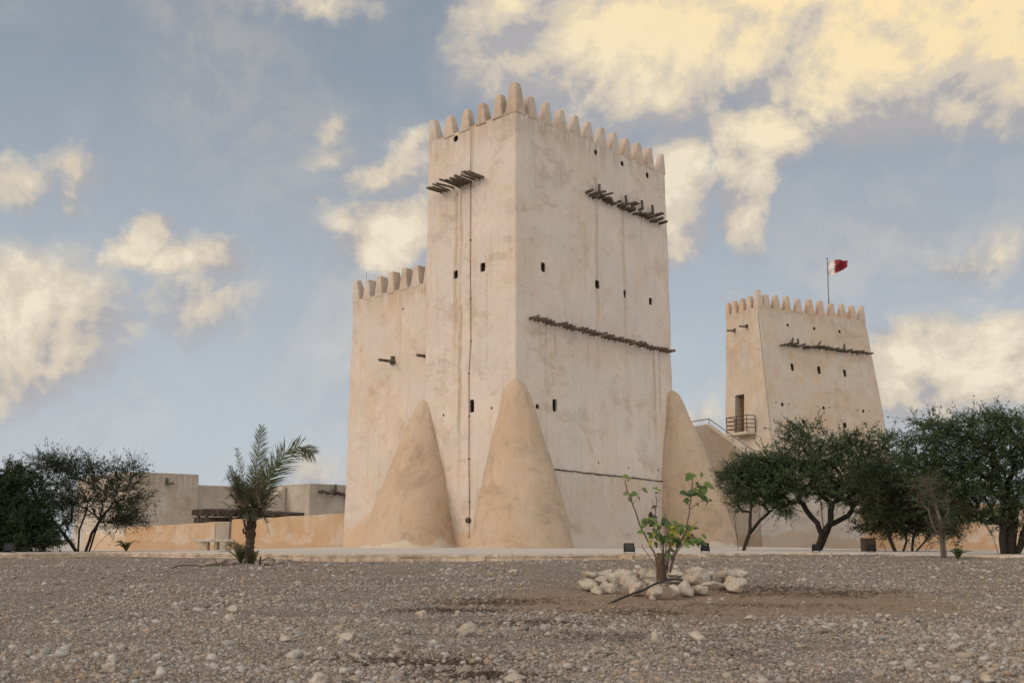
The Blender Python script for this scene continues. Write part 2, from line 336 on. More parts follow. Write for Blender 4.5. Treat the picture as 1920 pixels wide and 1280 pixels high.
def make_plaza():
    m, N, b = new_mat('plaza stone'); o = N.node('ShaderNodeTexCoord').outputs['Object']
    br = N.node('ShaderNodeTexBrick'); N.put(br.inputs['Vector'], o); br.inputs['Scale'].default_value = 1.0
    br.inputs['Color1'].default_value = (.58, .54, .50, 1); br.inputs['Color2'].default_value = (.50, .47, .43, 1); br.inputs['Mortar'].default_value = (.33, .29, .25, 1)
    br.inputs['Mortar Size'].default_value = .012; br.inputs['Brick Width'].default_value = .8; br.inputs['Row Height'].default_value = .5
    col = N.mix(N.math('MULTIPLY', N.ramp(N.noise(o, .9, 6, .65), .4, .7), .5), br.outputs[0], (.42, .36, .30))
    N.put(b.inputs['Base Color'], col); b.inputs['Roughness'].default_value = .9; b.inputs['Specular IOR Level'].default_value = .15
    bp = N.node('ShaderNodeBump'); bp.inputs['Strength'].default_value = .3; bp.inputs['Distance'].default_value = .02
    N.put(bp.inputs['Height'], N.noise(o, 12, 5, .6)); N.l.new(bp.outputs[0], b.inputs['Normal'])
    # rows go from the edge line back
    us = np.linspace(EU[0], EU[-1], 150); ey = np.interp(us, EU, EY); mb = MB(); rows = 26
    for j in range(rows):
        t = (j / (rows - 1)) ** 1.6
        for i, u in enumerate(us):
            y = ey[i] * (1 - t) + 150 * t; x = u * y; mb.v.append((x, y, plz(x, y)))
    n = len(us)
    for j in range(rows - 1):
        for i in range(n - 1): a = j * n + i; mb.f.append((a, a + 1, a + n + 1, a + n))
    k = len(mb.v)
    for i, u in enumerate(us): mb.v.append((u * ey[i], ey[i], -.5))
    for i in range(n - 1): mb.f.append((i, k + i, k + i + 1, i + 1))
    tag(mb.build('plaza', 'plaza stone', smooth=False), kind='structure')
    # kerb of rough squared stones just outside the edge, topped by a thin mortar lip
    simple('kerb stone', (.36, .265, .195), .95, sc=5.5, c2=(.60, .49, .38), bump=1.0, bsc=16)
    kb = MB(); rnd = random.Random(3)
    pts = [Vector((x, y, 0)) for x, y in zip(EX, EY)]
    cum = [0]
    for a, b_ in zip(pts, pts[1:]): cum.append(cum[-1] + (b_ - a).length)
    def along(s):
        for i in range(len(pts) - 1):
            if s <= cum[i + 1] or i == len(pts) - 2:
                t = (s - cum[i]) / (cum[i + 1] - cum[i]); d = (pts[i + 1] - pts[i]).normalized(); return pts[i].lerp(pts[i + 1], t), d
    s = 0
    while s < cum[-1] - .5:
        w = rnd.uniform(.2, .42); p, d = along(s); q, d = along(s + w - .004); n_ = Vector((d.y, -d.x, 0))
        for (za, zb, off) in ((-.55, -.075, .0), (-.068, -.012, -.012)):
            o1 = n_ * (rnd.uniform(.092, .108) + off); o0 = n_ * -.02; j = rnd.uniform(-.006, .004)
            b4 = [p + o1, q + o1, q + o0, p + o0]
            kb.hexa([(v.x, v.y, za) for v in b4], [(v.x, v.y, zb + j) for v in b4])
        s += w
    for a, b_ in zip(pts, pts[1:]):
        d = (b_ - a).normalized(); n_ = Vector((d.y, -d.x, 0)) * .078; a2 = a - d * .03; b2 = b_ + d * .05
        b4 = [a2 + n_, b2 + n_, b2, a2]; kb.hexa([(v.x, v.y, -.55) for v in b4], [(v.x, v.y, -.03) for v in b4])
    tag(kb.build('kerb', 'kerb stone', bevel=.010, bseg=1, rough=.016, rscale=13, smooth=False), kind='structure')
make_plaza()

# ------------------------------------------------------------------ loose gravel (uncountable) as one object
def ico(sub=1):
    bm = bmesh.new(); bmesh.ops.create_icosphere(bm, subdivisions=sub, radius=1); v = np.array([x.co[:] for x in bm.verts]); f = np.array([[q.index for q in p.verts] for p in bm.faces]); bm.free(); return v, f
def stone_variants(n, sub, seed, amp=.35):
    v, f = ico(sub); out = []
    for i in range(n):
        w = v.copy()
        for k in range(len(w)):
            p = Vector(w[k]); w[k] = np.array(p * (1 + amp * mnoise.noise(p * 1.1 + Vector((i * 7.3 + seed, 0, 0))) + amp * .45 * mnoise.noise(p * 2.7 + Vector((0, i * 3.1 + seed, 0)))))
        rp = np.random.default_rng(i * 17 + seed)
        for q in range(9):      # broken facets
            nv = rp.normal(0, 1, 3); nv /= np.linalg.norm(nv); dd = w @ nv - rp.uniform(.50, .88); w = w - nv * np.maximum(dd, 0)[:, None] * .92
        out.append(w)
    return out, f
def scatter_mesh(name, groups, mat):
    V = []; Fs = []; base = 0; cols = []
    rng = np.random.default_rng(11)
    for (pos, size, variants, f, flat) in groups:
        n = len(pos); var = rng.integers(0, len(variants), n); S = np.array(variants)[var]
        sc = np.stack([rng.uniform(.7, 1.25, n), rng.uniform(.7, 1.25, n), rng.uniform(flat[0], flat[1], n)], -1) * size[:, None]
        S = S * sc[:, None, :]
        a = rng.uniform(0, 2 * np.pi, n); ti = rng.normal(0, .35, n); tj = rng.normal(0, .35, n)
        x, y, z = S[..., 0], S[..., 1], S[..., 2]
        y, z = y * np.cos(ti)[:, None] - z * np.sin(ti)[:, None], y * np.sin(ti)[:, None] + z * np.cos(ti)[:, None]
        x, z = x * np.cos(tj)[:, None] - z * np.sin(tj)[:, None], x * np.sin(tj)[:, None] + z * np.cos(tj)[:, None]
        x, y = x * np.cos(a)[:, None] - y * np.sin(a)[:, None], x * np.sin(a)[:, None] + y * np.cos(a)[:, None]
        P = np.stack([x, y, z], -1) + pos[:, None, :]
        nv = P.shape[1]; V.append(P.reshape(-1, 3)); Fs.append((f[None] + (np.arange(n) * nv)[:, None, None] + base).reshape(-1, 3)); base += n * nv
        cols.append(np.repeat(rng.uniform(0, 1, n), nv))
    V = np.concatenate(V); Fq = np.concatenate(Fs); c = np.concatenate(cols)
    me = bpy.data.meshes.new(name); me.vertices.add(len(V)); me.vertices.foreach_set('co', V.ravel().astype(np.float32))
    me.loops.add(Fq.size); me.loops.foreach_set('vertex_index', Fq.ravel().astype(np.int32))
    me.polygons.add(len(Fq)); me.polygons.foreach_set('loop_start', (np.arange(len(Fq)) * 3).astype(np.int32))
    me.update(calc_edges=True)
    at_ = me.attributes.new('tint', 'FLOAT', 'POINT'); at_.data.foreach_set('value', c.astype(np.float32))
    me.materials.append(MATS[mat]); o = bpy.data.objects.new(name, me); COL.objects.link(o); return o
def make_gravel():
    m, N, b = new_mat('gravel stones'); o = N.node('ShaderNodeTexCoord').outputs['Object']
    a = N.node('ShaderNodeAttribute', attribute_name='tint').outputs['Fac']
    r = N.node('ShaderNodeValToRGB'); N.l.new(a, r.inputs[0]); e = r.color_ramp.elements
    for p, c in [(0, (.20, .175, .15)), (.22, (.31, .26, .21)), (.45, (.44, .38, .32)), (.62, (.40, .30, .215)), (.72, (.36, .35, .34)), (.84, (.48, .44, .39)), (1, (.54, .51, .47))]:
        if p in (0, 1): el_ = e[0] if p == 0 else e[-1]
        else: el_ = e.new(p)
        el_.position = p; el_.color = (*c, 1)
    n = N.noise(o, 40, 4, .6); col = N.mix(N.math('MULTIPLY', N.ramp(n, .45, .7), .45), r.outputs[0], (.21, .17, .13)); col = N.mix(1.0, col, (.84, .84, .85), 'MULTIPLY')
    N.put(b.inputs['Base Color'], col); b.inputs['Roughness'].default_value = .95; b.inputs['Specular IOR Level'].default_value = .12
    bp = N.node('ShaderNodeBump'); bp.inputs['Strength'].default_value = .6; bp.inputs['Distance'].default_value = .006
    N.put(bp.inputs['Height'], N.noise(o, 120, 3, .6)); N.l.new(bp.outputs[0], b.inputs['Normal'])
    rng = np.random.default_rng(5)
    def sample(n, y0, y1, pw=1.0):
        y = y0 + (y1 - y0) * rng.uniform(0, 1, n) ** pw; u = rng.uniform(-.56, .56, n)
        ey = np.interp(u, EU, EY); ok = y < ey - .14; x = u * y; return x[ok], y[ok]
    def ground_h(x, y, s, sink): return np.array([gz1(a_, b_) for a_, b_ in zip(x, y)]) + s * sink
    dens = lambda x, y: np.array([mnoise.noise(Vector((a_ * .8, b_ * .8, 5))) + .5 * mnoise.noise(Vector((a_ * 2.5, b_ * 2.5, 8))) for a_, b_ in zip(x, y)])
    def filt(x, y, th, soil=True):
        d = dens(x, y); keep = d > th + rng.normal(0, .28, len(x))
        if soil:
            q = np.hypot((x - PLC.x - .3) * .32, (y - PLC.y + 2.1) * .50); keep &= (q + rng.normal(0, .12, len(x)) > .95) | (rng.uniform(0, 1, len(x)) < .05)
        return x[keep], y[keep]
    v1, f1 = stone_variants(10, 1, 1); v2, f2 = stone_variants(12, 2, 40, .5)
    groups = []
    for (n, y0, y1, lo, hi, th, vs, fs, fl, pw) in [
        (100000, 4.7, 9.5, .005, .012, -.28, v1, f1, (.5, .85), 1.0), (90000, 9, 24, .008, .016, -.5, v1, f1, (.45, .8), .9),
        (40000, 4.7, 15, .010, .022, -.15, v1, f1, (.5, .85), 1.0), (8000, 4.7, 22, .020, .040, 0.0, v2, f2, (.5, .85), 1.0),
        (700, 4.9, 21, .036, .062, .05, v2, f2, (.45, .8), 1.1)]:
        x, y = sample(n, y0, y1, pw); x, y = filt(x, y, th)
        s = lo + (hi - lo) * rng.uniform(0, 1, len(x)) ** 1.8; z = ground_h(x, y, s, .25)
        groups.append((np.stack([x, y, z], -1), s, vs, fs, fl))
    tag(scatter_mesh('gravel', groups, 'gravel stones'), 'grey and tan loose gravel spread over the foreground ground', 'gravel', kind='stuff')
make_gravel()

# ------------------------------------------------------------------ tower construction
def wall_block(top, bot, z0, z1, seg=.4, amp=.03, par=.45, drop=.9, seed=0.0, rc=.09, top_fn=None):
    """battered hollow-topped plaster block; rects are (x0,x1,y0,y1)"""
    def ring(rect, n_x, n_y):
        x0, x1, y0, y1 = rect; P = []; Nn = []
        def side(ax, ay, bx, by, n, nx, ny):
            for i in range(n + 1): t = i / n; P.append((ax + (bx - ax) * t, ay + (by - ay) * t)); Nn.append((nx, ny))
        c = rc; q = .7071
        side(x0 + c, y0, x1 - c, y0, n_x, 0, -1); P.append((x1 - c * .3, y0 + c * .3)); Nn.append((q, -q))
        side(x1, y0 + c, x1, y1 - c, n_y, 1, 0); P.append((x1 - c * .3, y1 - c * .3)); Nn.append((q, q))
        side(x1 - c, y1, x0 + c, y1, n_x, 0, 1); P.append((x0 + c * .3, y1 - c * .3)); Nn.append((-q, q))
        side(x0, y1 - c, x0, y0 + c, n_y, -1, 0); P.append((x0 + c * .3, y0 + c * .3)); Nn.append((-q, -q))
        return P, Nn
    n_x = max(2, int((top[1] - top[0]) / seg)); n_y = max(2, int((top[3] - top[2]) / seg)); n_z = max(2, int((z1 - z0) / seg))
    Pt, Nn = ring(top, n_x, n_y); Pb, _ = ring(bot, n_x, n_y); n = len(Pt); mb = MB()
    for k in range(n_z + 1):
        t = k / n_z
        for i in range(n):
            x = Pb[i][0] + (Pt[i][0] - Pb[i][0]) * t; y = Pb[i][1] + (Pt[i][1] - Pb[i][1]) * t
            zt = z1 if top_fn is None else top_fn(x, y)
            z = z0 + (zt - z0) * t
            p = Vector((x + seed, y + seed, z)); d = amp * mnoise.noise(p * .45) * 1.6 + amp * .5 * mnoise.noise(p * 1.6)
            if k == n_z: z += .025 * mnoise.noise(p * 2.5)
            mb.v.append((x + Nn[i][0] * d, y + Nn[i][1] * d, z))
    for k in range(n_z):
        for i in range(n): a = k * n + i; b_ = k * n + (i + 1) % n; mb.f.append((a, b_, b_ + n, a + n))
    mb.f.append(tuple(range(n))[::-1])
    tr = n_z * n; x0, x1, y0, y1 = top; ir = len(mb.v)
    Pi, _ = ring((x0 + par, x1 - par, y0 + par, y1 - par), n_x, n_y)
    for (zz) in (0, drop):
        for i in range(n): mb.v.append((Pi[i][0], Pi[i][1], (z1 if top_fn is None else top_fn(*Pi[i])) - zz))
    for i in range(n):
        j = (i + 1) % n; mb.f.append((tr + i, tr + j, ir + j, ir + i)); mb.f.append((ir + i, ir + j, ir + n + j, ir + n + i))
    mb.f.append(tuple(ir + n + i for i in range(n)))
    return mb
def outline(kind, w, h, n=12, seed=0):
    r = random.Random(seed); pts = []
    e = {'round': 2.0, 'slot': 5.0, 'square': 7.0, 'arch': 3.0}[kind]
    for i in range(n):
        a = 2 * math.pi * (i + .5) / n; c, s_ = math.cos(a), math.sin(a)
        k = (abs(c) ** e + abs(s_) ** e) ** (-1 / e) * r.uniform(.95, 1.05); pts.append((c * k * w / 2, s_ * k * h / 2))
    return pts
def prism(mb, P, side, pts, d0, d1, shrink=1.0, cap=True, lining=False):
    """extrude outline at local point P on face; d measured inward"""
    def w(u, v, d): return (P.x + u, P.y + d, P.z + v) if side == 'R' else (P.x + d, P.y - u, P.z + v)
    n = len(pts); a = [w(u * shrink, v * shrink, d0) for u, v in pts]; b_ = [w(u * shrink, v * shrink, d1) for u, v in pts]
    k = len(mb.v); mb.v += a + b_
    for i in range(n): j = (i + 1) % n; f = (k + i, k + j, k + n + j, k + n + i); mb.f.append(f if not lining else f[::-1])
    if not lining: mb.f.append(tuple(k + i for i in range(n))[::-1]); mb.f.append(tuple(k + n + i for i in range(n)))
    else: mb.f.append(tuple(k + n + i for i in range(n))[::-1])
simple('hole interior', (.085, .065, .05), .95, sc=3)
simple('weathered beam', (.11, .088, .070), .9, sc=5, c2=(.20, .165, .135), stretch=(1, 1, 1), bump=.8, bsc=40)
simple('dark beam', (.070, .057, .048), .9, sc=5, c2=(.15, .125, .105), bump=.8, bsc=40)
simple('black metal', (.015, .016, .018), .45, sc=8, bump=.05)
simple('lamp glass', (.03, .033, .038), .12, sc=8, bump=.0)
simple('rust metal', (.10, .065, .042), .7, sc=8, bump=.3)
simple('grey metal', (.22, .23, .24), .45, sc=6, metal=.6, bump=.05)
simple('gap_line_or_conduit', (.27, .17, .11), .8, sc=5, bump=.1)
simple('door wood', (.16, .085, .045), .7, sc=3, stretch=(6, 6, .6), bump=.5, bsc=12)
def soft(me):
    me.polygons.foreach_set('use_smooth', [True] * len(me.polygons)); me.set_sharp_from_angle(angle=rad(40))
def tower_walls(root, mb, name, mat, holes, hole_label=None):
    """build the wall mesh with real recesses cut for the openings; each opening's lining is a part"""
    o = mb.build(name, mat, root)
    bm = bmesh.new(); bm.from_mesh(o.data); bmesh.ops.recalc_face_normals(bm, faces=bm.faces); bm.to_mesh(o.data); bm.free()
    if holes:
        cut = MB()
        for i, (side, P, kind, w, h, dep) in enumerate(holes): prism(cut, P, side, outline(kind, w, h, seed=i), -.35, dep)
        co = cut.build('cutter', None, root)
        bm = bmesh.new(); bm.from_mesh(co.data); bmesh.ops.recalc_face_normals(bm, faces=bm.faces); bm.to_mesh(co.data); bm.free()
        md = o.modifiers.new('b', 'BOOLEAN'); md.object = co; md.operation = 'DIFFERENCE'; md.solver = 'EXACT'
        dg = bpy.context.evaluated_depsgraph_get(); dg.update(); new = bpy.data.meshes.new_from_object(o.evaluated_get(dg))
        o.modifiers.clear(); o.data = new; bpy.data.objects.remove(co)
        soft(o.data)
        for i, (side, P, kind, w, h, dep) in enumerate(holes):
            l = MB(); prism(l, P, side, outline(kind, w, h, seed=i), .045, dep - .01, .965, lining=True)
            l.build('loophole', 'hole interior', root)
    return o
def merlon(root, mat, p, along, h=.85, w=.60, d=.40, corner=False, rnd=random, sx=1, sy=1):
    """p: local point on the outer wall edge at the merlon's middle; along 'x' or 'y' (outer face towards -y or -x)"""
    a = rnd.uniform(.94, 1.06); h *= rnd.uniform(.95, 1.05); w *= a; tl = rnd.uniform(-.025, .025); mb = MB(); w *= (.92 if corner else .87); wt = w * (.5 if corner else .42)
    if corner:
        # outer corner at p, growing inward along sx, sy
        q = [(0, 0), (w, 0), (w, w * .9), (0, w * .9)]; t = [(.03, .03), (wt + .03, .03), (wt + .03, wt), (.03, wt)]
        f = lambda c, z: (p.x + sx * c[0], p.y + sy * c[1], p.z + z)
        b4 = [f(c, -.08) for c in q]; t4 = [f(c, h) for c in t]
        if sx * sy < 0: b4.reverse(); t4.reverse()
        mb.hexa(b4, t4)
    else:
        def f(u, v, z): return (p.x + u, p.y + v * sy, p.z + z) if along == 'x' else (p.x + v * sx, p.y + u, p.z + z)
        b4 = [f(-w / 2, .0, -.08), f(w / 2, .0, -.08), f(w / 2, d, -.08), f(-w / 2, d, -.08)]
        t4 = [f(-wt / 2 + tl, .035, h), f(wt / 2 + tl, .035, h), f(wt / 2 + tl, d * .78, h + rnd.uniform(-.03, .03)), f(-wt / 2 + tl, d * .78, h)]
        mb.hexa(b4, t4)
    me = mb; bmv = bmesh.new()
    o = me.build('merlon', mat, root, bevel=.026, bseg=2, rough=.024, rscale=3.0, smooth=True); bmv.free(); return o
def beam_row(root, mat, pts, side, lmin, lmax, r0, rnd, zj=.03, name='timber_beam', skew=.12, n=7):
    for P in pts:
        l = rnd.uniform(lmin, lmax); r = r0 * rnd.uniform(.82, 1.15); z = P.z + rnd.uniform(-zj, zj); up = rnd.uniform(-.04, .05); sk = rnd.uniform(-skew, skew) * l
        if side == 'R': a, b_ = Vector((P.x, P.y + .3, z)), Vector((P.x + sk, P.y - l, z + up))
        else: a, b_ = Vector((P.x + .3, P.y, z)), Vector((P.x - l, P.y + sk, z + up))
        m_ = a.lerp(b_, .55) + Vector((rnd.uniform(-.012, .012),) * 3)
        MB().tube([a, m_, b_], [r, r * .97, r * .9], n).build(name, mat, root, smooth=False)
def cone_buttress(root, mat, base_c, top_c, prof, name='buttress', seed=0.0, n=56):
    mb = MB(); H = prof[-1][0]; zs = np.concatenate([np.linspace(-.35, H - .8, 34), np.linspace(H - .76, H, 12)])
    pz = [p[0] for p in prof]; pr = [p[1] for p in prof]
    for k, z in enumerate(zs):
        t = min(1, max(0, z / H)); cx = base_c[0] + (top_c[0] - base_c[0]) * t; cy = base_c[1] + (top_c[1] - base_c[1]) * t
        r = float(np.interp(z, pz, pr)) if z > 0 else pr[0] + .05
        for i in range(n):
            a = 2 * math.pi * i / n; p = Vector((math.cos(a) * 2, math.sin(a) * 2, z)) + Vector((seed, seed, 0))
            rr = max(.004, r * (1 + .045 * mnoise.noise(p * .5)) + .05 * mnoise.noise(p * .9) * min(1, r * 2) + .022 * mnoise.noise(p * 1.9) * min(1, r * 2) + .010 * mnoise.noise(p * 3) * min(1, r * 2))
            mb.v.append((cx + rr * math.cos(a), cy + rr * math.sin(a), z))
    for k in range(len(zs) - 1):
        for i in range(n): a = k * n + i; b_ = k * n + (i + 1) % n; mb.f.append((a, b_, b_ + n, a + n))
    mb.f.append(tuple(range(n))[::-1]); mb.f.append(tuple((len(zs) - 1) * n + i for i in range(n)))
    return mb.build(name, mat, root, smooth=True)
def smooth_prof(prof):   # rounds a coarse profile
    z = np.array([p[0] for p in prof]); r = np.array([p[1] for p in prof]); zz = np.linspace(z[0], z[-1], 80); rr = np.interp(zz, z, r)
    k = np.array([1, 2, 3, 2, 1]) / 9; pad = np.concatenate([[rr[0]] * 2, rr, [rr[-1]] * 2]); r2 = np.convolve(pad, k, 'valid'); r2[-4:] = rr[-4:]
    return list(zip(zz, r2))

# ---- main tower
P0 = at(967, 1012, 37); P0.z = 0
MT = Frame(P0, 46.2)
ZT, ZLOW = 16.40, 10.52
def F(px, py, side, off=0.0): return MT.face(px, py, side, off)
s_left1, s_left2 = F(856, 400, 'L').y, F(865, 400, 'L').y
PALE, TAN, DK = (.64, .565, .505), (.595, .475, .385), (.36, .28, .215)
RIM = [(ZT, 1.3, .55)]
plaster('tower plaster', PALE, TAN, DK, stain_z=.8, stain_col=(.50, .36, .25), rim=RIM,
        streaks=[(1, s_left1, .17, 13.9, 4.5, .6), (1, s_left2, .12, 13.9, 7.5, .6), (1, F(862, 760, 'L').y, .16, 9.2, .6, .75),
                 (0, F(1117, 400, 'R').x, .17, 15.0, 5.0, .45), (0, F(1168, 400, 'R').x, .17, 14.6, 5.5, .45), (0, F(1226, 700, 'R').x, .12, 8.2, 3.2, .6), (0, F(1236, 700, 'R').x, .11, 8.2, 4.2, .5),
                 (0, F(1012, 640, 'R').x, .04, 8.3, 6.9, .8), (0, F(1023, 640, 'R').x, .04, 8.3, 6.9, .8), (0, F(1040, 640, 'R').x, .05, 8.3, 7.0, .7), (0, F(1102, 640, 'R').x, .05, 8.3, 6.6, .6)])
plaster('low block plaster', (.62, .545, .48), (.585, .47, .375), (.38, .27, .185), tan_amt=(.34, .62), stain_z=1.0, stain_col=(.54, .37, .24), rim=[(ZLOW, 1.1, .6)], off=21)
plaster('merlon plaster', (.54, .445, .37), (.48, .375, .295), (.34, .25, .18), off=5)
plaster('buttress plaster', (.50, .385, .285), (.46, .33, .225), (.28, .21, .155), tan_amt=(.25, .85), off=33, bump=.45, grey=.15, stain_z=.10, stain_col=(.56, .50, .43))
plaster('plinth plaster', (.56, .48, .415), (.52, .41, .325), (.33, .26, .205), off=51, stain_z=.5, stain_col=(.58, .50, .43))
main = thing('watchtower', 'tall square plastered watchtower with three cone buttresses and a lower wing on its left', 'tower', P0, MT.rot)
low_x = .13
holesT = []
def H(px, py, side, kind, w, h, dep=.55, off=0.0): return (side, F(px, py, side, off), kind, w, h, dep)
holesT = [H(854, 260, 'L', 'round', .27, .28), H(855, 515, 'L', 'square', .26, .34), H(905.5, 501, 'L', 'square', .28, .36), H(885, 761, 'L', 'slot', .27, .50), H(832, 778, 'L', 'round', .11, .12), H(922, 765, 'L', 'round', .11, .12),
          H(1117, 286, 'R', 'round', .22, .26), H(1167, 307, 'R', 'round', .24, .26), H(1214, 329, 'R', 'round', .24, .28),
          H(1018.5, 501, 'R', 'square', .26, .38), H(1120, 533.5, 'R', 'square', .28, .36), H(1171, 551, 'R', 'square', .20, .32), H(1219.5, 565, 'R', 'square', .24, .32),
          H(1039, 760, 'R', 'slot', .28, .48), H(1007, 762, 'R', 'round', .22, .20), H(1122, 867, 'R', 'round', .09, .12), H(1177, 877, 'R', 'round', .09, .13), H(1233, 881.5, 'R', 'round', .10, .14)]
XR, YL = 9.76, 4.97
tower_walls(main, wall_block((0, XR, 0, YL), (-.02, XR + .12, -.02, YL + .02), -.4, ZT, seed=1), 'tower_wall', 'tower plaster', holesT)
holesL = [H(755, 579, 'L', 'round', .10, .10, off=low_x)]
tower_walls(main, wall_block((low_x, XR - .3, YL - .55, 10.0), (low_x - .03, XR - .3, YL - .55, 10.12), -.4, ZLOW, seed=9), 'wing_wall', 'low block plaster', holesL)
rnd = random.Random(4)
MP = 'merlon plaster'
merlon(main, MP, Vector((0, 0, ZT)), 'x', h=1.18, w=.70, corner=True, rnd=rnd)
merlon(main, MP, Vector((XR, 0, ZT)), 'x', h=.92, w=.52, corner=True, rnd=rnd, sx=-1)
merlon(main, MP, Vector((0, YL, ZT)), 'x', h=.95, w=.58, corner=True, rnd=rnd, sy=-1)
merlon(main, MP, Vector((XR, YL, ZT)), 'x', h=.95, w=.52, corner=True, rnd=rnd, sx=-1, sy=-1)
pxs = [1000, 1028, 1056, 1082, 1106, 1131, 1155, 1178, 1200, 1221]
for i, px in enumerate(pxs):
    x = F(px, 205 + (px - 967) * .424, 'R').x; merlon(main, MP, Vector((x, -.01, ZT)), 'x', h=.86, w=.66, d=.42, rnd=rnd)
    merlon(main, MP, Vector((x, YL + .01, ZT)), 'x', h=.84, w=.66, d=.42, rnd=rnd, sy=-1)
for px, py in ((932, 215), (901, 225), (870.5, 235), (841, 245)):
    y = F(px, py, 'L').y; merlon(main, MP, Vector((-.01, y, ZT)), 'y', h=.86, w=.66, d=.42, rnd=rnd)
    merlon(main, MP, Vector((XR + .01, y, ZT)), 'y', h=.84, w=.66, d=.42, rnd=rnd, sx=-1)
merlon(main, MP, Vector((low_x, 10.0, ZLOW)), 'x', h=.88, w=.60, corner=True, rnd=rnd, sy=-1)
for px, py in ((686, 557), (708.5, 552), (731.5, 547), (755.5, 541), (777.5, 535), (801, 530)):
    y = F(px, py, 'L', low_x).y; merlon(main, MP, Vector((low_x, y, ZLOW)), 'y', h=.84, w=.64, d=.55, rnd=rnd)
for i in range(1, 12): merlon(main, MP, Vector((low_x + i * .8, 10.0, ZLOW)), 'x', h=.84, w=.6, d=.42, rnd=rnd, sy=-1)
# the three cone buttresses
bt1 = cone_buttress(main, 'buttress plaster', (.10, -.22), (.04, .04), smooth_prof([(0, 1.84), (1.5, 1.55), (3, 1.18), (4.2, .84), (5.1, .56), (5.6, .42), (5.84, .30), (5.95, .15), (6.0, .004)]), seed=2)
bt2 = cone_buttress(main, 'buttress plaster', (-.50, 4.98), (.10, 5.02), smooth_prof([(0, 1.98), (1.5, 1.62), (3, 1.18), (4.2, .76), (4.9, .52), (5.35, .38), (5.58, .26), (5.68, .12), (5.73, .004)]), seed=5)
bt3 = cone_buttress(main, 'buttress plaster', (10.35, -.62), (9.72, .06), smooth_prof([(0, 1.72), (2, 1.45), (3.2, 1.22), (4.4, .94), (5.3, .64), (6.0, .46), (6.4, .33), (6.56, .17), (6.62, .004)]), seed=8)
bt1['label'] = 'tan cone buttress at the near corner'; bt2['label'] = 'tan cone buttress on the left face where the wing joins'; bt3['label'] = 'tan cone buttress at the far right corner'
# plinth between the buttresses; dark tube added along its top draws the shaded gap
a, b_ = F(1040, 881, 'R', -.10), F(1266, 906, 'R', -.10)
pl = MB(); nn = 24
for i in range(nn):
    t0, t1 = i / nn, (i + 1) / nn; x0 = .6 + (9.9 - .6) * t0; x1 = .6 + (9.9 - .6) * t1
    zt = lambda x: a.z + (b_.z - a.z) * (x - a.x) / (b_.x - a.x)
    if i == 0: pl.v += [(x0, -.12, -.4), (x0, -.09, zt(x0)), (x0, .1, zt(x0) + .05)]
    k = len(pl.v); w_ = .012 * mnoise.noise(Vector((x1, 3, 0))); pl.v += [(x1, -.12 + w_, -.4), (x1, -.09 + w_, zt(x1)), (x1, .1, zt(x1) + .05)]
    pl.f += [(k - 3, k, k + 1, k - 2), (k - 2, k + 1, k + 2, k - 1)]
k = len(pl.v); pl.f.append((k - 3, k - 0 - 1 if False else k - 1, k - 2)); pl.v.append((9.9, .1, -.4)); pl.f.append((k - 3, k, k - 1))
pl.build('plinth', 'plinth plaster', main)
gap_line = MB(); rr = random.Random(2); path = []
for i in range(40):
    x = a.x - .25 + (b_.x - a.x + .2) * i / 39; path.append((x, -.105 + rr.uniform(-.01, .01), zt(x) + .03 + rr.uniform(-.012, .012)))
gap_line.tube(path, [.022 + .012 * rr.random() for _ in path], 5).build('gap_line_or_conduit', 'dark beam', main)
# timber beams
rnd = random.Random(12)
def span(pa, pb, n, side, off=0.0, j=.05):
    A, B = F(*pa, side, off), F(*pb, side, off); out = []
    for i in range(n): out.append(A.lerp(B, (i + rnd.uniform(-j, j) * 2) / (n - 1)))
    return out
beam_row(main, 'weathered beam', span((829, 359), (843, 355), 4, 'L') + span((851, 351), (851.5, 351), 1 + 1, 'L')[:1] + span((860, 346), (880, 340), 6, 'L') + span((884, 340), (906, 332), 6, 'L'), 'L', .75, .98, .052, rnd, zj=.07)
beam_row(main, 'weathered beam', span((862, 350), (884, 343), 4, 'L'), 'L', .45, .75, .05, rnd, zj=.05)
beam_row(main, 'dark beam', span((1097, 363), (1236, 419), 25, 'R', j=.1), 'R', .26, .46, .068, rnd, zj=.06, skew=.2)
beam_row(main, 'dark beam', span((1112, 362), (1128, 366), 2, 'R') + span((1170, 384), (1184, 386), 2, 'R') + span((1220, 405), (1229, 407), 2, 'R'), 'R', .4, .62, .055, rnd, zj=.05, skew=.3)
beam_row(main, 'weathered beam', span((993, 598), (1249, 661), 38, 'R', j=.05), 'R', .44, .52, .056, rnd, zj=.03, skew=.1)
for px, py in ((1116, 363), (1168, 384), (1198, 393), (1217, 401)):   # short upright spouts among the beams
    P = F(px, py, 'R'); q = P + Vector((rnd.uniform(-.12, .02), -.22, .22))
    MB().tube([P + Vector((0, .1, -.02)), P + Vector((0, -.2, 0)), q + Vector((0, 0, .12))], [.07, .075, .06], 7).build('spout', 'dark beam', main)
for pa, ln, lab in (((741, 678), .85, 0), ((797, 667), .42, 0)):
    P = F(*pa, 'L', low_x)
    MB().tube([P + Vector((.3, 0, 0)), P + Vector((-ln, 0, -.02))], [.07, .06], 7).build('spout', 'dark beam', main)
P = F(738, 678, 'L', low_x); MB().tube([P + Vector((-.06, 0, -.12)), P + Vector((-.06, -.02, .22))], [.11, .09], 8).build('spout', 'dark beam', main)
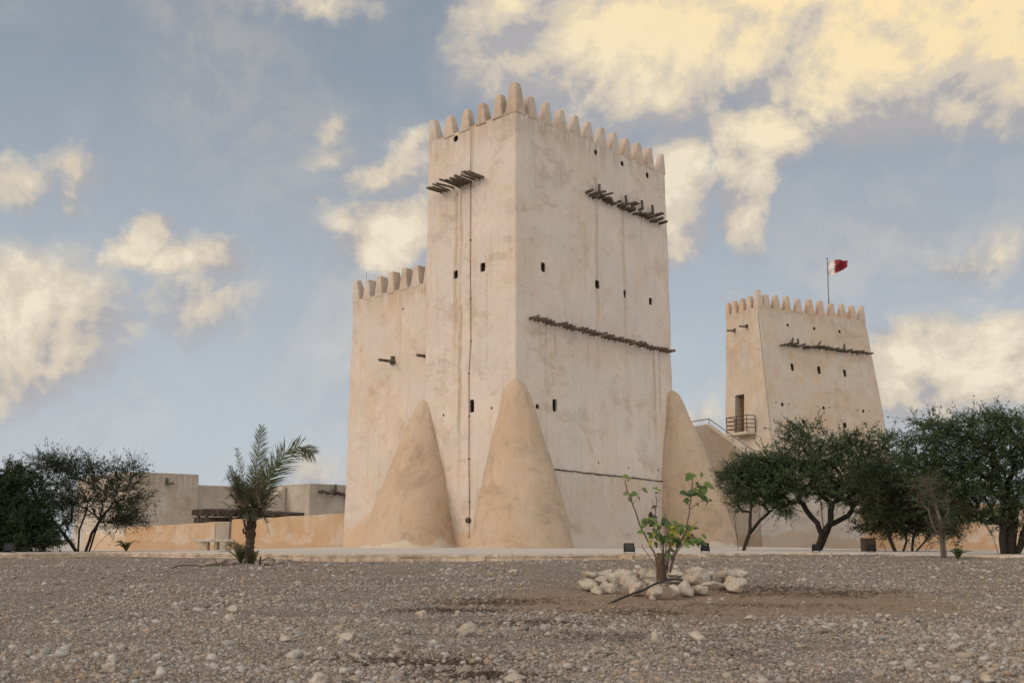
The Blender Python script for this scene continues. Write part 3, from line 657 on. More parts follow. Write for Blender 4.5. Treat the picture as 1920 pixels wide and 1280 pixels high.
# conduit down the left face and its small junction box
pts = []; rr = random.Random(9)
for (px, py) in ((885, 222), (884, 330), (883, 450), (883.5, 560), (884, 640), (880.5, 700), (881, 780), (880.5, 860), (881.5, 940), (881.5, 1006)):
    p = F(px, py, 'L'); pts.append((-.045, p.y, p.z))
MB().tube(pts, .014, 6).build('conduit', 'gap_line_or_conduit', main)
for i in range(1, len(pts)):
    p = pts[i]; MB().box(p[0] - .022, .06, p[1] - .035, p[1] + .035, p[2] - .02, p[2] + .02).build('conduit_clip', 'gap_line_or_conduit', main)
p = F(881, 975, 'L'); jb = MB().tube([(-.14, p.y, p.z), (-.02, p.y, p.z)], [.10, .11], 10).build('junction_box', 'rust metal', main)
MB().tube([(-.165, p.y + .03, p.z), (-.14, p.y + .03, p.z)], .035, 8).build('knob', 'dark beam', jb)
# thin lightning rod behind the wing battlements
p = F(687, 530, 'L', 1.0); MB().tube([(1.0, p.y, ZLOW - 1), (1.0, p.y, ZLOW + 1.55)], [.014, .008], 5).build('lightning_rod', 'grey metal', main)

# ---- far tower
Q0 = at(1421, 575, 60); ZF = Q0.z; Q0.z = 0; FT = Frame(Q0, 27.1)
k_ = 60 / 56; FX = 8.13 * k_; FY = 2.84 * k_
batL, batF, batR = .5 * k_, 1.6 * k_, .55 * k_
far = thing('watchtower', 'smaller battered watchtower behind the trees with a flag flying over it', 'tower', Q0, FT.rot)
nR = (FT.L * (ZF) + Vector((0, 0, -1)) * -0 + Vector((0, 0, 0))); 
# battered face planes: front (right-hand) face and left face
nF = (FT.L * ZF - Vector((0, 0, 1)) * batF).normalized(); nL = (FT.R * ZF - Vector((0, 0, 1)) * batL).normalized()
TOPC = Q0 + Vector((0, 0, ZF))
def G(px, py, side): return FT.loc(hit(px, py, TOPC, nF if side == 'R' else nL))
plaster('far plaster', (.54, .45, .36), (.50, .38, .28), (.36, .28, .21), off=77, rim=[(ZF, 1.2, .5)], streaks=(), bump=.4)
plaster('far merlon plaster', (.56, .42, .31), (.50, .36, .26), (.36, .27, .2), off=70)
def HG(px, py, side, kind, w, h, dep=.6): return (side, G(px, py, side), kind, w, h, dep)
fh = [HG(1477, 609.5, 'R', 'round', .20, .20), HG(1527, 616, 'R', 'round', .20, .22), HG(1574.5, 621.5, 'R', 'round', .20, .22),
      HG(1485.5, 688, 'R', 'slot', .24, .46), HG(1536, 693.5, 'R', 'slot', .26, .5), HG(1584, 699.5, 'R', 'slot', .24, .46),
      HG(1467.5, 758, 'R', 'round', .20, .24), HG(1455.5, 754, 'R', 'round', .09, .09), HG(1479.5, 757, 'R', 'round', .09, .09),
      HG(1545, 764.5, 'R', 'round', .20, .22), HG(1533.5, 761.5, 'R', 'round', .09, .09), HG(1556, 763, 'R', 'round', .09, .09),
      HG(1619, 770.5, 'R', 'round', .20, .22), HG(1608.5, 768.5, 'R', 'round', .09, .09), HG(1630.5, 769.5, 'R', 'round', .09, .09),
      HG(1508, 791, 'R', 'arch', .30, .30), HG(1585, 797, 'R', 'arch', .30, .34)]
g1, g2 = G(1378.5, 775, 'L'), G(1395.5, 775, 'L'); dc = G(1387, 776, 'L'); dw = abs(g1.y - g2.y); dh = abs(G(1387, 740, 'L').z - G(1387, 813, 'L').z)
fb = wall_block((0, FX, 0, FY), (-batL, FX + batR, -batF, FY + .3), -.4, ZF, seed=31, amp=.025)
body_o = tower_walls(far, fb, 'tower_wall', 'far plaster', fh)
# door recess cut with its own box
dr = MB().box(dc.x - .8, dc.x + 1.0, dc.y - dw / 2, dc.y + dw / 2, dc.z - dh / 2, dc.z + dh / 2).build('cutter', None)
md = body_o.modifiers.new('b', 'BOOLEAN'); md.object = dr; md.operation = 'DIFFERENCE'; md.solver = 'EXACT'
dg = bpy.context.evaluated_depsgraph_get(); dg.update(); dr.parent = far; dg.update(); new = bpy.data.meshes.new_from_object(body_o.evaluated_get(dg)); body_o.modifiers.clear(); body_o.data = new; bpy.data.objects.remove(dr); soft(body_o.data)
y0, y1, z0, z1 = dc.y - dw / 2 + .01, dc.y + dw / 2 - .01, dc.z - dh / 2 + .01, dc.z + dh / 2 - .01
dm = MB()
for i in range(4):
    ya = y0 + (y1 - y0) * i / 4; yb = y0 + (y1 - y0) * (i + 1) / 4 - .012; dm.box(dc.x + .42, dc.x + .48, ya, yb, z0, z1)
door = dm.build('door', 'door wood', far, bevel=.006, bseg=1)
MB().box(dc.x + .40, dc.x + .42, y0 + .1, y0 + .16, dc.z - .15, dc.z + .1).build('handle', 'rust metal', door)
MB().box(dc.x + .34, dc.x + .50, y0, y1, z1 - .12, z1).build('lintel', 'weathered beam', far)
rnd = random.Random(21)
FM = 'far merlon plaster'
merlon(far, FM, Vector((0, 0, ZF)), 'x', h=1.05, w=.58, corner=True, rnd=rnd); merlon(far, FM, Vector((FX, 0, ZF)), 'x', h=.98, w=.55, corner=True, rnd=rnd, sx=-1)
merlon(far, FM, Vector((0, FY, ZF)), 'x', h=.85, w=.5, corner=True, rnd=rnd, sy=-1); merlon(far, FM, Vector((FX, FY, ZF)), 'x', h=.85, w=.5, corner=True, rnd=rnd, sx=-1, sy=-1)
for cx in (485, 543, 605, 668, 735, 797, 860, 920, 980):
    px = 1280 + cx / 3.048; x = FT.face(px, 575 + (px - 1421) * .129, 'R').x
    merlon(far, FM, Vector((x, -.01, ZF)), 'x', h=.88, w=.66, d=.4, rnd=rnd); merlon(far, FM, Vector((x, FY + .01, ZF)), 'x', h=.86, w=.62, d=.4, rnd=rnd, sy=-1)
for cx in (290, 333, 377):
    px = 1280 + cx / 3.048; y = FT.face(px, 584, 'L').y; merlon(far, FM, Vector((-.01, y, ZF)), 'y', h=.84, w=.52, d=.4, rnd=rnd)
    merlon(far, FM, Vector((FX + .01, y, ZF)), 'y', h=.84, w=.52, d=.4, rnd=rnd, sx=-1)
A, B = G(1465, 646, 'R'), G(1622, 662, 'R'); pts = [A.lerp(B, (i + rnd.uniform(-.2, .2)) / 33) for i in range(34)]
beam_row(far, 'dark beam', pts, 'R', .35, .6, .065, rnd, zj=.05, skew=.2)
for px, py in ((1480, 645), (1490, 646), (1531, 651), (1579, 656)):
    P = G(px, py, 'R'); MB().tube([P + Vector((0, .1, 0)), P + Vector((rnd.uniform(-.1, .1), -.25, .05)), P + Vector((rnd.uniform(-.1, .1), -.3, .34))], [.07, .08, .05], 7).build('spout', 'dark beam', far)
for px, py in ((1378, 619.5), (1401, 611.5)):
    P = G(px, py, 'L'); MB().tube([P + Vector((.3, 0, 0)), P + Vector((-.62, 0, -.06))], [.06, .05], 7).build('spout', 'dark beam', far)
    MB().tube([P + Vector((-.03, 0, -.1)), P + Vector((-.03, 0, .12))], [.09, .08], 7).build('spout', 'dark beam', far)
MB().tube([(0.0 - .07, -.07, ZF - .4), (-batL - .02, -batF - .06, .4)], .02, 5).build('conduit', 'grey metal', far)
# landing and railing in front of the door
la = G(1380, 815, 'L'); lb = G(1418, 815, 'L'); zl = dc.z - dh / 2
MB().box(dc.x - .75, dc.x + .3, min(la.y, lb.y), max(la.y, lb.y), zl - .16, zl - .004).build('landing', 'far plaster', far, bevel=.02)
rl = MB(); yA, yB = min(la.y, lb.y), max(la.y, lb.y); xo, xi = dc.x - .72, dc.x - .1
cr = [(xi, yA), (xo, yA), (xo, (yA + yB) / 2), (xo, yB), (xi, yB)]
for (x, y) in cr: rl.tube([(x, y, zl - .05), (x, y, zl + .95)], .028, 6)
for zz in (.22, .45, .7, .93):
    for p, q in zip(cr, cr[1:]): rl.tube([(p[0], p[1], zl + zz), (q[0], q[1], zl + zz)], .024, 5)
rl.build('railing', 'rust metal', far)

# stair block in front of the far tower
K = at(1424, 1012, 48); K.z = 0; SF = Frame(K, 27.1)
stair = thing('stair_block', 'plastered outside staircase with metal handrail climbing towards the smaller tower', 'staircase', K, SF.rot)
plaster('stair plaster', (.60, .50, .40), (.57, .44, .325), (.42, .31, .22), off=90, stain_z=.6, stain_col=(.50, .36, .24), bump=.35)
plaster('grey wall plaster', (.46, .415, .365), (.42, .355, .295), (.30, .25, .205), off=95, stain_z=.5, stain_col=(.40, .31, .23), bump=.6)
def SP(px, py, off=0.0): return SF.loc(hit(px, py, SF.C + SF.R * off, SF.R))
t1 = SP(1324, 795); t2 = SP(1400, 850); t0 = SP(1424, 868)
sl_ = (t1.z - t2.z) / (t1.y - t2.y)
def stz(y): return min(t1.z, t2.z + sl_ * (y - t2.y))
mb = MB(); ysv = [0.0, t2.y, t1.y, 9.5]
pro = [(0, -.4), (0, stz(0)), (t1.y, t1.z), (10.5, t1.z), (10.5, -.4)]
n = len(pro)
for x in (0.0, .35): mb.v += [(x, y, z) for y, z in pro]
mb.f += [tuple(range(n))[::-1], tuple(range(n, 2 * n))] + [(i, (i + 1) % n, (i + 1) % n + n, i + n) for i in range(n)]
mb.build('stair_wall', 'stair plaster', stair, bevel=.03)
st = MB(); ns = 11
for i in range(ns):
    ya = t1.y * i / ns; st.box(.35, 1.75, ya, t1.y + 1.5, -.3 if i == 0 else (stz(0) - .6 + (i) * (t1.z - stz(0)) / ns), stz(0) - .6 + (i + 1) * (t1.z - stz(0)) / ns)
st.box(.35, 1.75, 0, t1.y, -.35, stz(0) - .65); st.box(.35, 1.75, t1.y + .2, 10.5, -.4, t1.z - .7)
st.build('steps', 'stair plaster', stair)
MB().box(.004, 7.0, -.16, 3.4, -.4, 2.75).build('lower_body', 'grey wall plaster', stair, bevel=.04)
hr = MB(); yy = [t2.y - .3, t1.y * .5, t1.y, t1.y + 1.4, t1.y + 2.9]
for y in yy: hr.tube([(.18, y, stz(y) - .05), (.18, y, stz(y) + .28)], .02, 5)
hr.tube([(.18, y, stz(y) + .28) for y in yy], .024, 6); hr.build('handrail', 'grey metal', stair)
hb = MB().box(3.72, 3.9, -.24, -.163, .35, .65).build('meter_box', 'rust metal', stair); MB().tube([(3.75, -.185, .65), (3.62, -.185, 2.7)], .018, 5).build('conduit', 'rust metal', stair)

# flag on its pole above the far tower
def make_flag():
    b0 = at(1554.5, 600, 63.6); t_ = at(1551, 485, 63.6); r = thing('flagpole', 'tall thin flagpole rising behind the battlements of the smaller tower', 'flagpole', (b0.x, b0.y, ZF - .9))
    h = t_.z - (ZF - .9)
    MB().tube([(0, 0, 0), (t_.x - b0.x, 0, h)], [.05, .03], 8).build('pole', 'grey metal', r, smooth=True)
    MB().tube([(t_.x - b0.x, 0, h), (t_.x - b0.x, 0, h + .08)], [.05, .02], 8).build('finial', 'grey metal', r)
    simple('flag white', (.72, .68, .66), .8, var=.05, bump=.1); simple('flag maroon', (.23, .022, .035), .8, var=.15, bump=.1)
    fl = thing('flag', 'maroon and white serrated flag blowing from the pole', 'flag', (t_.x + .03, t_.y, t_.z - .12))
    W_, H_ = 1.28, .98
    nx, nz = 40, 36
    def P(u, v):   # u along the fly, v down the hoist; the cloth sags and folds in the wind
        top = -.02 + .06 * math.sin(u * 5) * u; hgt = H_ * (1 - .5 * u ** 1.6)
        x = W_ * u * (1 - .10 * v); z = top - v * hgt + .10 * u
        y = .12 * math.sin(u * 9 + v * 2) * (.3 + u) + .05 * math.sin(v * 8 + u * 4)
        return (x, y, z)
    def bound(v):   # nine white points
        k = v * 9; f = abs((k % 1) - .5) * 2; return .26 + .12 * (1 - f)
    for nm, mt, lo, hi in (('white_band', 'flag white', lambda v: 0.0, bound), ('maroon_field', 'flag maroon', bound, lambda v: 1.0)):
        mb = MB()
        for j in range(nz + 1):
            v = j / nz
            for i in range(nx + 1): u = lo(v) + (hi(v) - lo(v)) * i / nx; mb.v.append(P(u, v))
        for j in range(nz):
            for i in range(nx): a = j * (nx + 1) + i; mb.f.append((a, a + 1, a + nx + 2, a + nx + 1))
        o = mb.build(nm, mt, fl, smooth=True); s_ = o.modifiers.new('s', 'SOLIDIFY'); s_.thickness = .004
make_flag()

# ------------------------------------------------------------------ left buildings and walls
plaster('greyish plaster', (.44, .385, .325), (.42, .345, .27), (.27, .225, .18), off=110, bump=.5, rim=[(4.1, 1.6, .6)])  # base tones darker and greyer on every side of houses and pier
plaster('ochre plaster', (.47, .335, .22), (.47, .30, .165), (.33, .225, .14), tan_amt=(.4, .6), off=130, bump=.4, stain_z=.15, stain_col=(.42, .28, .17))
plaster('pale stair plaster', (.58, .52, .46), (.5, .42, .34), (.35, .28, .22), off=140)
def building(px, py, D, deg, pr, pl_, name, label, cat, depthL=None, mat='greyish plaster', zb=-.6):
    C = at(px, py, D); zt = C.z; C.z = 0; fr = Frame(C, deg)
    xr = fr.face(pr, py, 'R').x; yl = fr.face(pl_, py, 'L').y if depthL is None else depthL
    b = thing(name, label, cat, C, fr.rot)
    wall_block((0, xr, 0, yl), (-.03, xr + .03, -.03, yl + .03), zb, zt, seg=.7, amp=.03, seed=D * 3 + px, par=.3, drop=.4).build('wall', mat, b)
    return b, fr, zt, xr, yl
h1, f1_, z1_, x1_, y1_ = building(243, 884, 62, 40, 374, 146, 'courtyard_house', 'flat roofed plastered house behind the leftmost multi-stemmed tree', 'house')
# lower wing set back beside it
c = f1_.loc(at(374, 898, 70)); 
wz = at(440, 908, 66).z
wc = f1_.loc(at(374, 905, 66)); 
MB().box(x1_ - .1, x1_ + 9, 1.6, 5.5, -.6, wz).build('wing', 'greyish plaster', h1, bevel=.04, rough=.03, rscale=.7)
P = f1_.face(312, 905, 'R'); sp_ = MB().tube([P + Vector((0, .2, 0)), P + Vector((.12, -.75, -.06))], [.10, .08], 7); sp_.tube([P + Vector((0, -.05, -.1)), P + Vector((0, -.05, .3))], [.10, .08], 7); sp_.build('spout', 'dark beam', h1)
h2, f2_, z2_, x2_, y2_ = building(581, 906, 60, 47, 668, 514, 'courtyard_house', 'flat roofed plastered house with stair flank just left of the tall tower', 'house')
rnd = random.Random(31)
A, B = f2_.face(600, 922, 'R'), f2_.face(660, 929, 'R')
for i in range(11):
    P = A.lerp(B, i / 10 + rnd.uniform(-.02, .02)); l = rnd.uniform(.3, .6)
    MB().tube([P + Vector((0, .2, 0)), P + Vector((rnd.uniform(-.2, .2), -l, rnd.uniform(-.05, .08)))], [.09, .08], 6).build('timber_beam', 'dark beam', h2)
P = f2_.face(623, 921, 'R'); MB().tube([P + Vector((0, 0, 0)), P + Vector((0, -.3, .05)), P + Vector((-.05, -.35, .4))], [.1, .1, .07], 7).build('spout', 'dark beam', h2)
# stepped flank: a stair descending towards the viewer along the left face
sm_ = MB(); n = 10
for i in range(n):
    t = i / n; ya = y2_ + .05; zt = z2_ - .1 - 2.3 * t
    sm_.box(-.05 - .0 - 2.6 * (i + 1) / n, -.04 - 2.6 * i / n, y2_ - 1.3, y2_ + 1.2, -.6, zt)
sm_.build('stair', 'pale stair plaster', h2, bevel=.02, bseg=1)

# low ochre yard walls
def yard_wall(name, label, pts, thick, mat, zb=-.6, perp=None):
    # pts: (px, py_top, depth); wall runs through them
    W3 = [at(*p) for p in pts]; C = W3[0].copy(); C.z = 0
    r = []
    for i, p in enumerate(W3): r.append(p - C)
    mb = MB(); d = (W3[-1] - W3[0]); d.z = 0; d.normalize(); nrm = Vector((-d.y, d.x, 0)) * (1 if (-d.y * 0 + d.x) > 0 else -1) * thick
    seg = []
    for i in range(len(r) - 1):
        m = max(1, int((r[i + 1] - r[i]).length / .5))
        for j in range(m): seg.append(r[i].lerp(r[i + 1], j / m))
    seg.append(r[-1]); n = len(seg)
    for i, p in enumerate(seg):
        w1 = .03 * mnoise.noise(Vector((i * .4, 1, C.x))); top = p.z + .03 * mnoise.noise(Vector((i * .5, 7, C.x)))
        mb.v += [(p.x, p.y + w1, zb), (p.x, p.y + w1, top - .04), (p.x + nrm.x * .15, p.y + nrm.y * .15, top), (p.x + nrm.x * .85, p.y + nrm.y * .85, top), (p.x + nrm.x, p.y + nrm.y, top - .04), (p.x + nrm.x, p.y + nrm.y, zb)]
    for i in range(n - 1):
        for k in range(6): a = i * 6 + k; b_ = i * 6 + (k + 1) % 6; mb.f.append((a, a + 6, b_ + 6, b_))
    mb.f += [tuple(range(6)), tuple((n - 1) * 6 + k for k in range(6))[::-1]]
    o = mb.build(name, mat, loc=C); return tag(o, label, 'wall')
yard_wall('yard_wall', 'low ochre wall running from the tall tower to the dark gateway', [(647, 962, 44.9), (540, 967.5, 47.3), (435, 973, 50.2)], .5, 'ochre plaster')
yard_wall('yard_wall', 'low ochre wall left of the dark gateway behind the stone bench', [(404, 977, 50.6), (320, 982.5, 53.5), (235, 988, 56.5)], .9, 'ochre plaster')
yard_wall('yard_wall', 'short pale wall end behind the trunks of the leftmost tree', [(236, 987, 56.8), (160, 997, 58.5)], .5, 'stair plaster')
yard_wall('yard_wall', 'long ochre wall behind the trees on the right edge', [(1610, 950, 46), (1760, 946, 44), (2060, 938, 40)], .5, 'ochre plaster')
# gate pier by the opening
p = at(412, 978, 50.9); q = at(424, 1000, 50.9)
o = MB().box(-.0, .62, 0, .9, -.6, p.z).build('gate_pier', 'greyish plaster', loc=(at(404.5, 1000, 50.4).x, 50.4, 0), rotz=rad(8), bevel=.03); tag(o, 'grey plaster pier ending the left ochre wall beside the gateway', 'pier')

# timber shelter behind the wall
simple('thatch', (.085, .062, .048), .95, sc=4, c2=(.05, .038, .03), bump=1.0, bsc=14)
def make_shelter():
    C = at(455, 1012, 55); C.z = -.4; r = thing('shade_shelter', 'dark timber and palm thatch shelter above the ochre yard walls', 'shelter', C)
    a, b_ = at(360, 956, 55.0), at(548, 966, 55.0); rn = random.Random(8); mb = MB(); n = 60
    for i in range(n + 1):
        t = i / n; x = a.x + (b_.x - a.x) * t - C.x; z = a.z + (b_.z - a.z) * t - C.z + .05 * math.sin(t * 2.6) + rn.uniform(-.03, .03); th = .20 * (1 - .5 * t) + rn.uniform(-.03, .05)
        mb.v += [(x, rn.uniform(-.06, .06), z - th), (x, rn.uniform(-.06, .06), z + .04), (x, 3.2, z + .18), (x, 3.2, z - th + .1)]
    for i in range(n):
        for k in range(4): p = i * 4 + k; q = i * 4 + (k + 1) % 4; mb.f.append((p, p + 4, q + 4, q))
    mb.f += [(0, 1, 2, 3), (n * 4 + 3, n * 4 + 2, n * 4 + 1, n * 4)]
    mb.build('thatch_roof', 'thatch', r)
    for i in range(16):
        t = (i + .5) / 16; x = a.x + (b_.x - a.x) * t - C.x; z = a.z + (b_.z - a.z) * t - C.z - .20
        MB().tube([(x, -.25, z + rn.uniform(-.03, .03)), (x, 3.2, z + .12)], [.06, .06], 6).build('rafter', 'dark beam', r)
    for px in (371, 386, 431, 470, 520):
        p = at(px, 1000, 55.2); t = (px - 360) / 188; z = a.z + (b_.z - a.z) * t - C.z - .2
        MB().tube([(p.x - C.x, .2, -.2), (p.x - C.x, .2, z)], [.09, .08], 7).build('post', 'dark beam', r)
    simple('shelter wall mat', (.12, .095, .08), .95); p0, p1 = at(366, 1000, 58), at(545, 1000, 58)
    MB().box(p0.x - C.x, p1.x - C.x, 2.6, 2.9, -.3, a.z - C.z - .32).build('back_wall', 'shelter wall mat', r)
make_shelter()

# stone bench on the plaza
def make_bench():
    C = at(402, 1030, 29.5); C.z = plz(C.x, C.y); r = thing('stone_bench', 'pale stone bench with a flat slab seat in front of the ochre wall', 'bench', C, rad(0))
    s_ = 29.5 / 1971; z1 = (1012 - 1010.5) * s_ + .27 - C.z
    simple('bench stone', (.60, .54, .47), .9, sc=3, bump=.3); simple('bench leg stone', (.55, .43, .30), .9, sc=3, bump=.3)
    MB().hexa([(-.60, -.05, z1 - .07), (-.12, -.32, z1 - .07), (.56, -.22, z1 - .07), (.30, .25, z1 - .07)], [(-.60, -.05, z1), (-.12, -.32, z1), (.56, -.22, z1), (.30, .25, z1)]).build('seat', 'bench stone', r, bevel=.012)
    for x, y, w in ((-.32, -.10, .34), (.10, -.16, .06), (.40, -.10, .12)):
        MB().box(x - w / 2, x + w / 2, y - .08, y + .18, -.03, z1 - .07).build('leg', 'bench leg stone', r, bevel=.01)
make_bench()

# ------------------------------------------------------------------ floodlights
def floodlight(px, py, Y, w, h, label, yaw=0.0, tilt=-.2, z=None, plinth=None):
    C = at(px, py, Y); C.z = plz(C.x, C.y) if z is None else z
    r = thing('floodlight', label, 'floodlight', C, yaw, 'black floodlights along the plaza edge')
    def tl(p): return (p[0], p[1] * math.cos(tilt) - (p[2] - .04) * math.sin(tilt), .04 + p[1] * math.sin(tilt) + (p[2] - .04) * math.cos(tilt))
    b = MB().box(-w / 2, w / 2, -.03, .03, .04, .04 + h)
    for k in range(6): x = -w / 2 + w * (k + .5) / 6; b.box(x - .008, x + .008, .03, .06, .06, .02 + h)
    b.v = [tl(p) for p in b.v]; b.build('housing', 'black metal', r)
    g = MB().box(-w / 2 + .02, w / 2 - .02, -.037, -.031, .06, .02 + h); g.v = [tl(p) for p in g.v]; g.build('glass', 'lamp glass', r)
    br = MB()
    for s_ in (-1, 1): br.box(s_ * (w / 2 + .008) - .005, s_ * (w / 2 + .008) + .005, -.015, .015, .0, .04 + h * .55)
    br.box(-w / 2 - .013, w / 2 + .013, -.02, .02, .0, .008); br.build('bracket', 'black metal', r)
floodlight(1180, 1030, 21.6, .21, .17, 'black floodlight above the beige block at the kerb', .15, -.25)
floodlight(1322, 1031, 22.6, .17, .17, 'black floodlight in front of the far right cone buttress', -.1, .1)
floodlight(1530, 1031, 23.6, .16, .14, 'black floodlight at the foot of the forked tree', .2, .15)
floodlight(1633, 1030, 23.5, .15, .13, 'dark floodlight beside the brown pier under the low bushy tree', .1, .1)
floodlight(17, 1030, 23.0, .22, .17, 'dark floodlight in front of the dense bush at the left edge', .3, .0)
p = at(1172, 1040, 21.3)
simple('beige block', (.58, .44, .31), .9, sc=4, bump=.3)
o = MB().box(-.14, .14, -.22, -.0, -.35, .004).build('stone_block', 'beige block', loc=(p.x, 21.5, 0), bevel=.008); tag(o, 'beige block set against the kerb below a floodlight', 'block')
p = at(1628, 1020, 25.5)
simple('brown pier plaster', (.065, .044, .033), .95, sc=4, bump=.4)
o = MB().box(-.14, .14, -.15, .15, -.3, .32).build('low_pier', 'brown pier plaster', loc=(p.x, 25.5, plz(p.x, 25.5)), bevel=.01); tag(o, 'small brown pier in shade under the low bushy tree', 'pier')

# ------------------------------------------------------------------ trees
foliage('acacia leaves', (.040, .074, .036), (.062, .104, .046), (.125, .165, .075))
foliage('dark acacia leaves', (.022, .036, .018), (.034, .052, .024), (.07, .092, .042))
foliage('olive leaves', (.040, .050, .026), (.065, .075, .038), (.10, .105, .06))
simple('bark', (.042, .033, .027), .95, sc=6, c2=(.022, .018, .015), stretch=(1, 1, .3), bump=1.0, bsc=30)
simple('grey bark', (.15, .125, .105), .95, sc=6, stretch=(1, 1, .3), bump=1.0, bsc=30)
def leaf_mesh(name, P, T, L, Wd, mat, parent, rng):
    """P positions, T leaf axis; rhombic leaflets"""
    n = len(P); a = rng.normal(0, 1, (n, 3)); s_ = np.cross(T, a); s_ /= np.linalg.norm(s_, axis=1)[:, None] + 1e-9
    L = L[:, None]; Wd = Wd[:, None]
    V = np.stack([P, P + T * L * .45 + s_ * Wd * .5, P + T * L, P + T * L * .45 - s_ * Wd * .5], 1).reshape(-1, 3)
    me = bpy.data.meshes.new(name); me.vertices.add(len(V)); me.vertices.foreach_set('co', V.ravel().astype(np.float32))
    me.loops.add(4 * n); me.loops.foreach_set('vertex_index', np.arange(4 * n, dtype=np.int32)); me.polygons.add(n); me.polygons.foreach_set('loop_start', (np.arange(n) * 4).astype(np.int32))
    me.update(calc_edges=True); me.materials.append(MATS[mat]); o = bpy.data.objects.new(name, me); COL.objects.link(o); o.parent = parent; return o
def tree(label, base_px, D, blobs, stems, n_tips=170, n_leaf=26000, leaf=(.055, .024), mat='acacia leaves', bark='bark', seed=1, r_trunk=.085, base_z=None, group=None, name='acacia_tree', cat='tree', droop=0.0, spiky=6, shell=.55, depth=.8, tw_l=(.10, .34), up=0.0):
    """blobs: crown lobes (px, py, rx, ry) at depth D; stems: lists of (px, py, dDepth) polylines from the base upward"""
    rng = np.random.default_rng(seed); B = at(base_px[0], base_px[1], D)
    B.z = plz(B.x, D) if base_z is None else base_z
    r = thing(name, label, cat, B, 0, group); k = D / 1971
    cen = []; rad_ = []
    for (px, py, rx, ry) in blobs:
        c = at(px, py, D); cen.append([c.x - B.x, rng.uniform(-.25, .25) * rx * k, c.z - B.z]); rad_.append([rx * k, max(rx * k * depth, .35), ry * k])
    cen = np.array(cen); rad_ = np.array(rad_); vol = np.prod(rad_, 1) ** (2 / 3)
    tips = []; pick = rng.choice(len(cen), n_tips * 2, p=vol / vol.sum())
    for b_ in pick:
        d = rng.normal(0, 1, 3); d /= np.linalg.norm(d); rr = shell + (1 - shell) * rng.uniform(0, 1) ** .8 if rng.random() < .72 else rng.uniform(.1, 1)
        rr *= 1 + .12 * rng.normal(); p = cen[b_] + d * rad_[b_] * rr
        if p[2] > (.15 if shell > .4 else .02): tips.append(p)
        if len(tips) >= n_tips: break
    tips = np.array(tips)
    nodes = []; par = []; plen = []
    for stm in stems:
        prev = None
        pl_ = [Vector((0, 0, -.08))]
        for j, (px, py, dd) in enumerate(stm):
            q = at(px, py, D); pl_.append(Vector((q.x - B.x, dd, q.z - B.z)))
        if len(stm) and abs(stm[0][1] - base_px[1]) < 8: pl_ = pl_[1:]; pl_[0].z = -.08
        cur = 0
        for j in range(len(pl_) - 1):
            m = max(1, int((pl_[j + 1] - pl_[j]).length / .16))
            for t in range(m + (1 if j == len(pl_) - 2 else 0)):
                q = pl_[j].lerp(pl_[j + 1], t / m); q = q + Vector(rng.normal(0, .008, 3)); nodes.append(np.array(q)); par.append(len(nodes) - 2 if prev is not None else -1)
                cur += .16; plen.append(cur); prev = len(nodes) - 1
    fixed = len(nodes)
    order = np.argsort(np.linalg.norm(tips - np.array([0, 0, cen[:, 2].min() * .6]), axis=1)); tipn = []
    for i in order:
        tp = tips[i]; Nn = np.array(nodes); d = np.linalg.norm(Nn - tp, axis=1); pen = np.where(Nn[:, 2] > tp[2] + .15, 1.2, 0) + np.where(np.arange(len(Nn)) < fixed * .45, .5, 0)
        c = d + .16 * np.array(plen) + pen; j = int(np.argmin(c)); L = d[j]; m = max(2, int(L / .15)); st_ = nodes[j].copy(); last = j
        bend = rng.normal(0, .07, 3) * L; bend[2] += .10 * L
        for t in range(1, m + 1):
            f = t / m; q = st_ + (tp - st_) * f + bend * math.sin(math.pi * f) + rng.normal(0, .012, 3); nodes.append(q); par.append(last); plen.append(plen[last] + L / m); last = len(nodes) - 1
        tipn.append(last)
    cnt = np.zeros(len(nodes))
    for t in tipn: cnt[t] += 1
    for i in range(len(nodes) - 1, -1, -1):
        if par[i] >= 0: cnt[par[i]] += cnt[i]
    cmax = cnt.max(); R_ = r_trunk * np.maximum(cnt, .6) ** .5 / cmax ** .5; R_ = np.maximum(R_, .005)
    kids = {}
    for i, p in enumerate(par):
        if p >= 0: kids.setdefault(p, []).append(i)
    tr = MB(); done = set()
    roots = [i for i, p in enumerate(par) if p < 0]; stack = [(q, None) for q in roots]
    while stack:
        s0, pr = stack.pop(); chain = ([pr] if pr is not None else []) + [s0]; c = s0
        while c in kids:
            ks = sorted(kids[c], key=lambda q: -cnt[q]); 
            for o_ in ks[1:]: stack.append((o_, c))
            c = ks[0]; chain.append(c)
        rs = [R_[q] for q in chain]
        if pr is not None: rs[0] = rs[1]
        if len(chain) > 1: tr.tube([nodes[q] for q in chain], rs, 7 if max(rs) > .03 else 4, cap=False)
    # twigs and leaves
    P = []; T = []; Nn = np.array(nodes); tw = MB()
    cand = tipn + [par[t] for t in tipn if par[t] >= 0]; per = n_leaf / len(cand)
    for t in cand:
        c = nodes[t]; od = (Nn[t] - Nn[par[t]]); od /= np.linalg.norm(od) + 1e-9
        nt = int(spiky); 
        for _ in range(nt):
            d = od * .8 + rng.normal(0, .75, 3); d[2] -= droop; d[2] *= .75; d[2] += up; d /= np.linalg.norm(d); l = rng.uniform(*tw_l)
            e = c + d * l; tw.tube([c, c + d * l * .5 + rng.normal(0, .01, 3), e], [.004, .003, .002], 3, cap=False)
            m = int(per / nt * rng.uniform(.5, 1.5)); tt = rng.uniform(.1, 1.05, m)[:, None]
            P.append(c + d * l * tt + rng.normal(0, .018, (m, 3))); q = d + rng.normal(0, .6, (m, 3)); T.append(q / np.linalg.norm(q, axis=1)[:, None])
    P = np.concatenate(P); T = np.concatenate(T); n = len(P)
    tr.add(tw.v, tw.f); tr.build('trunk', bark, r, smooth=True)
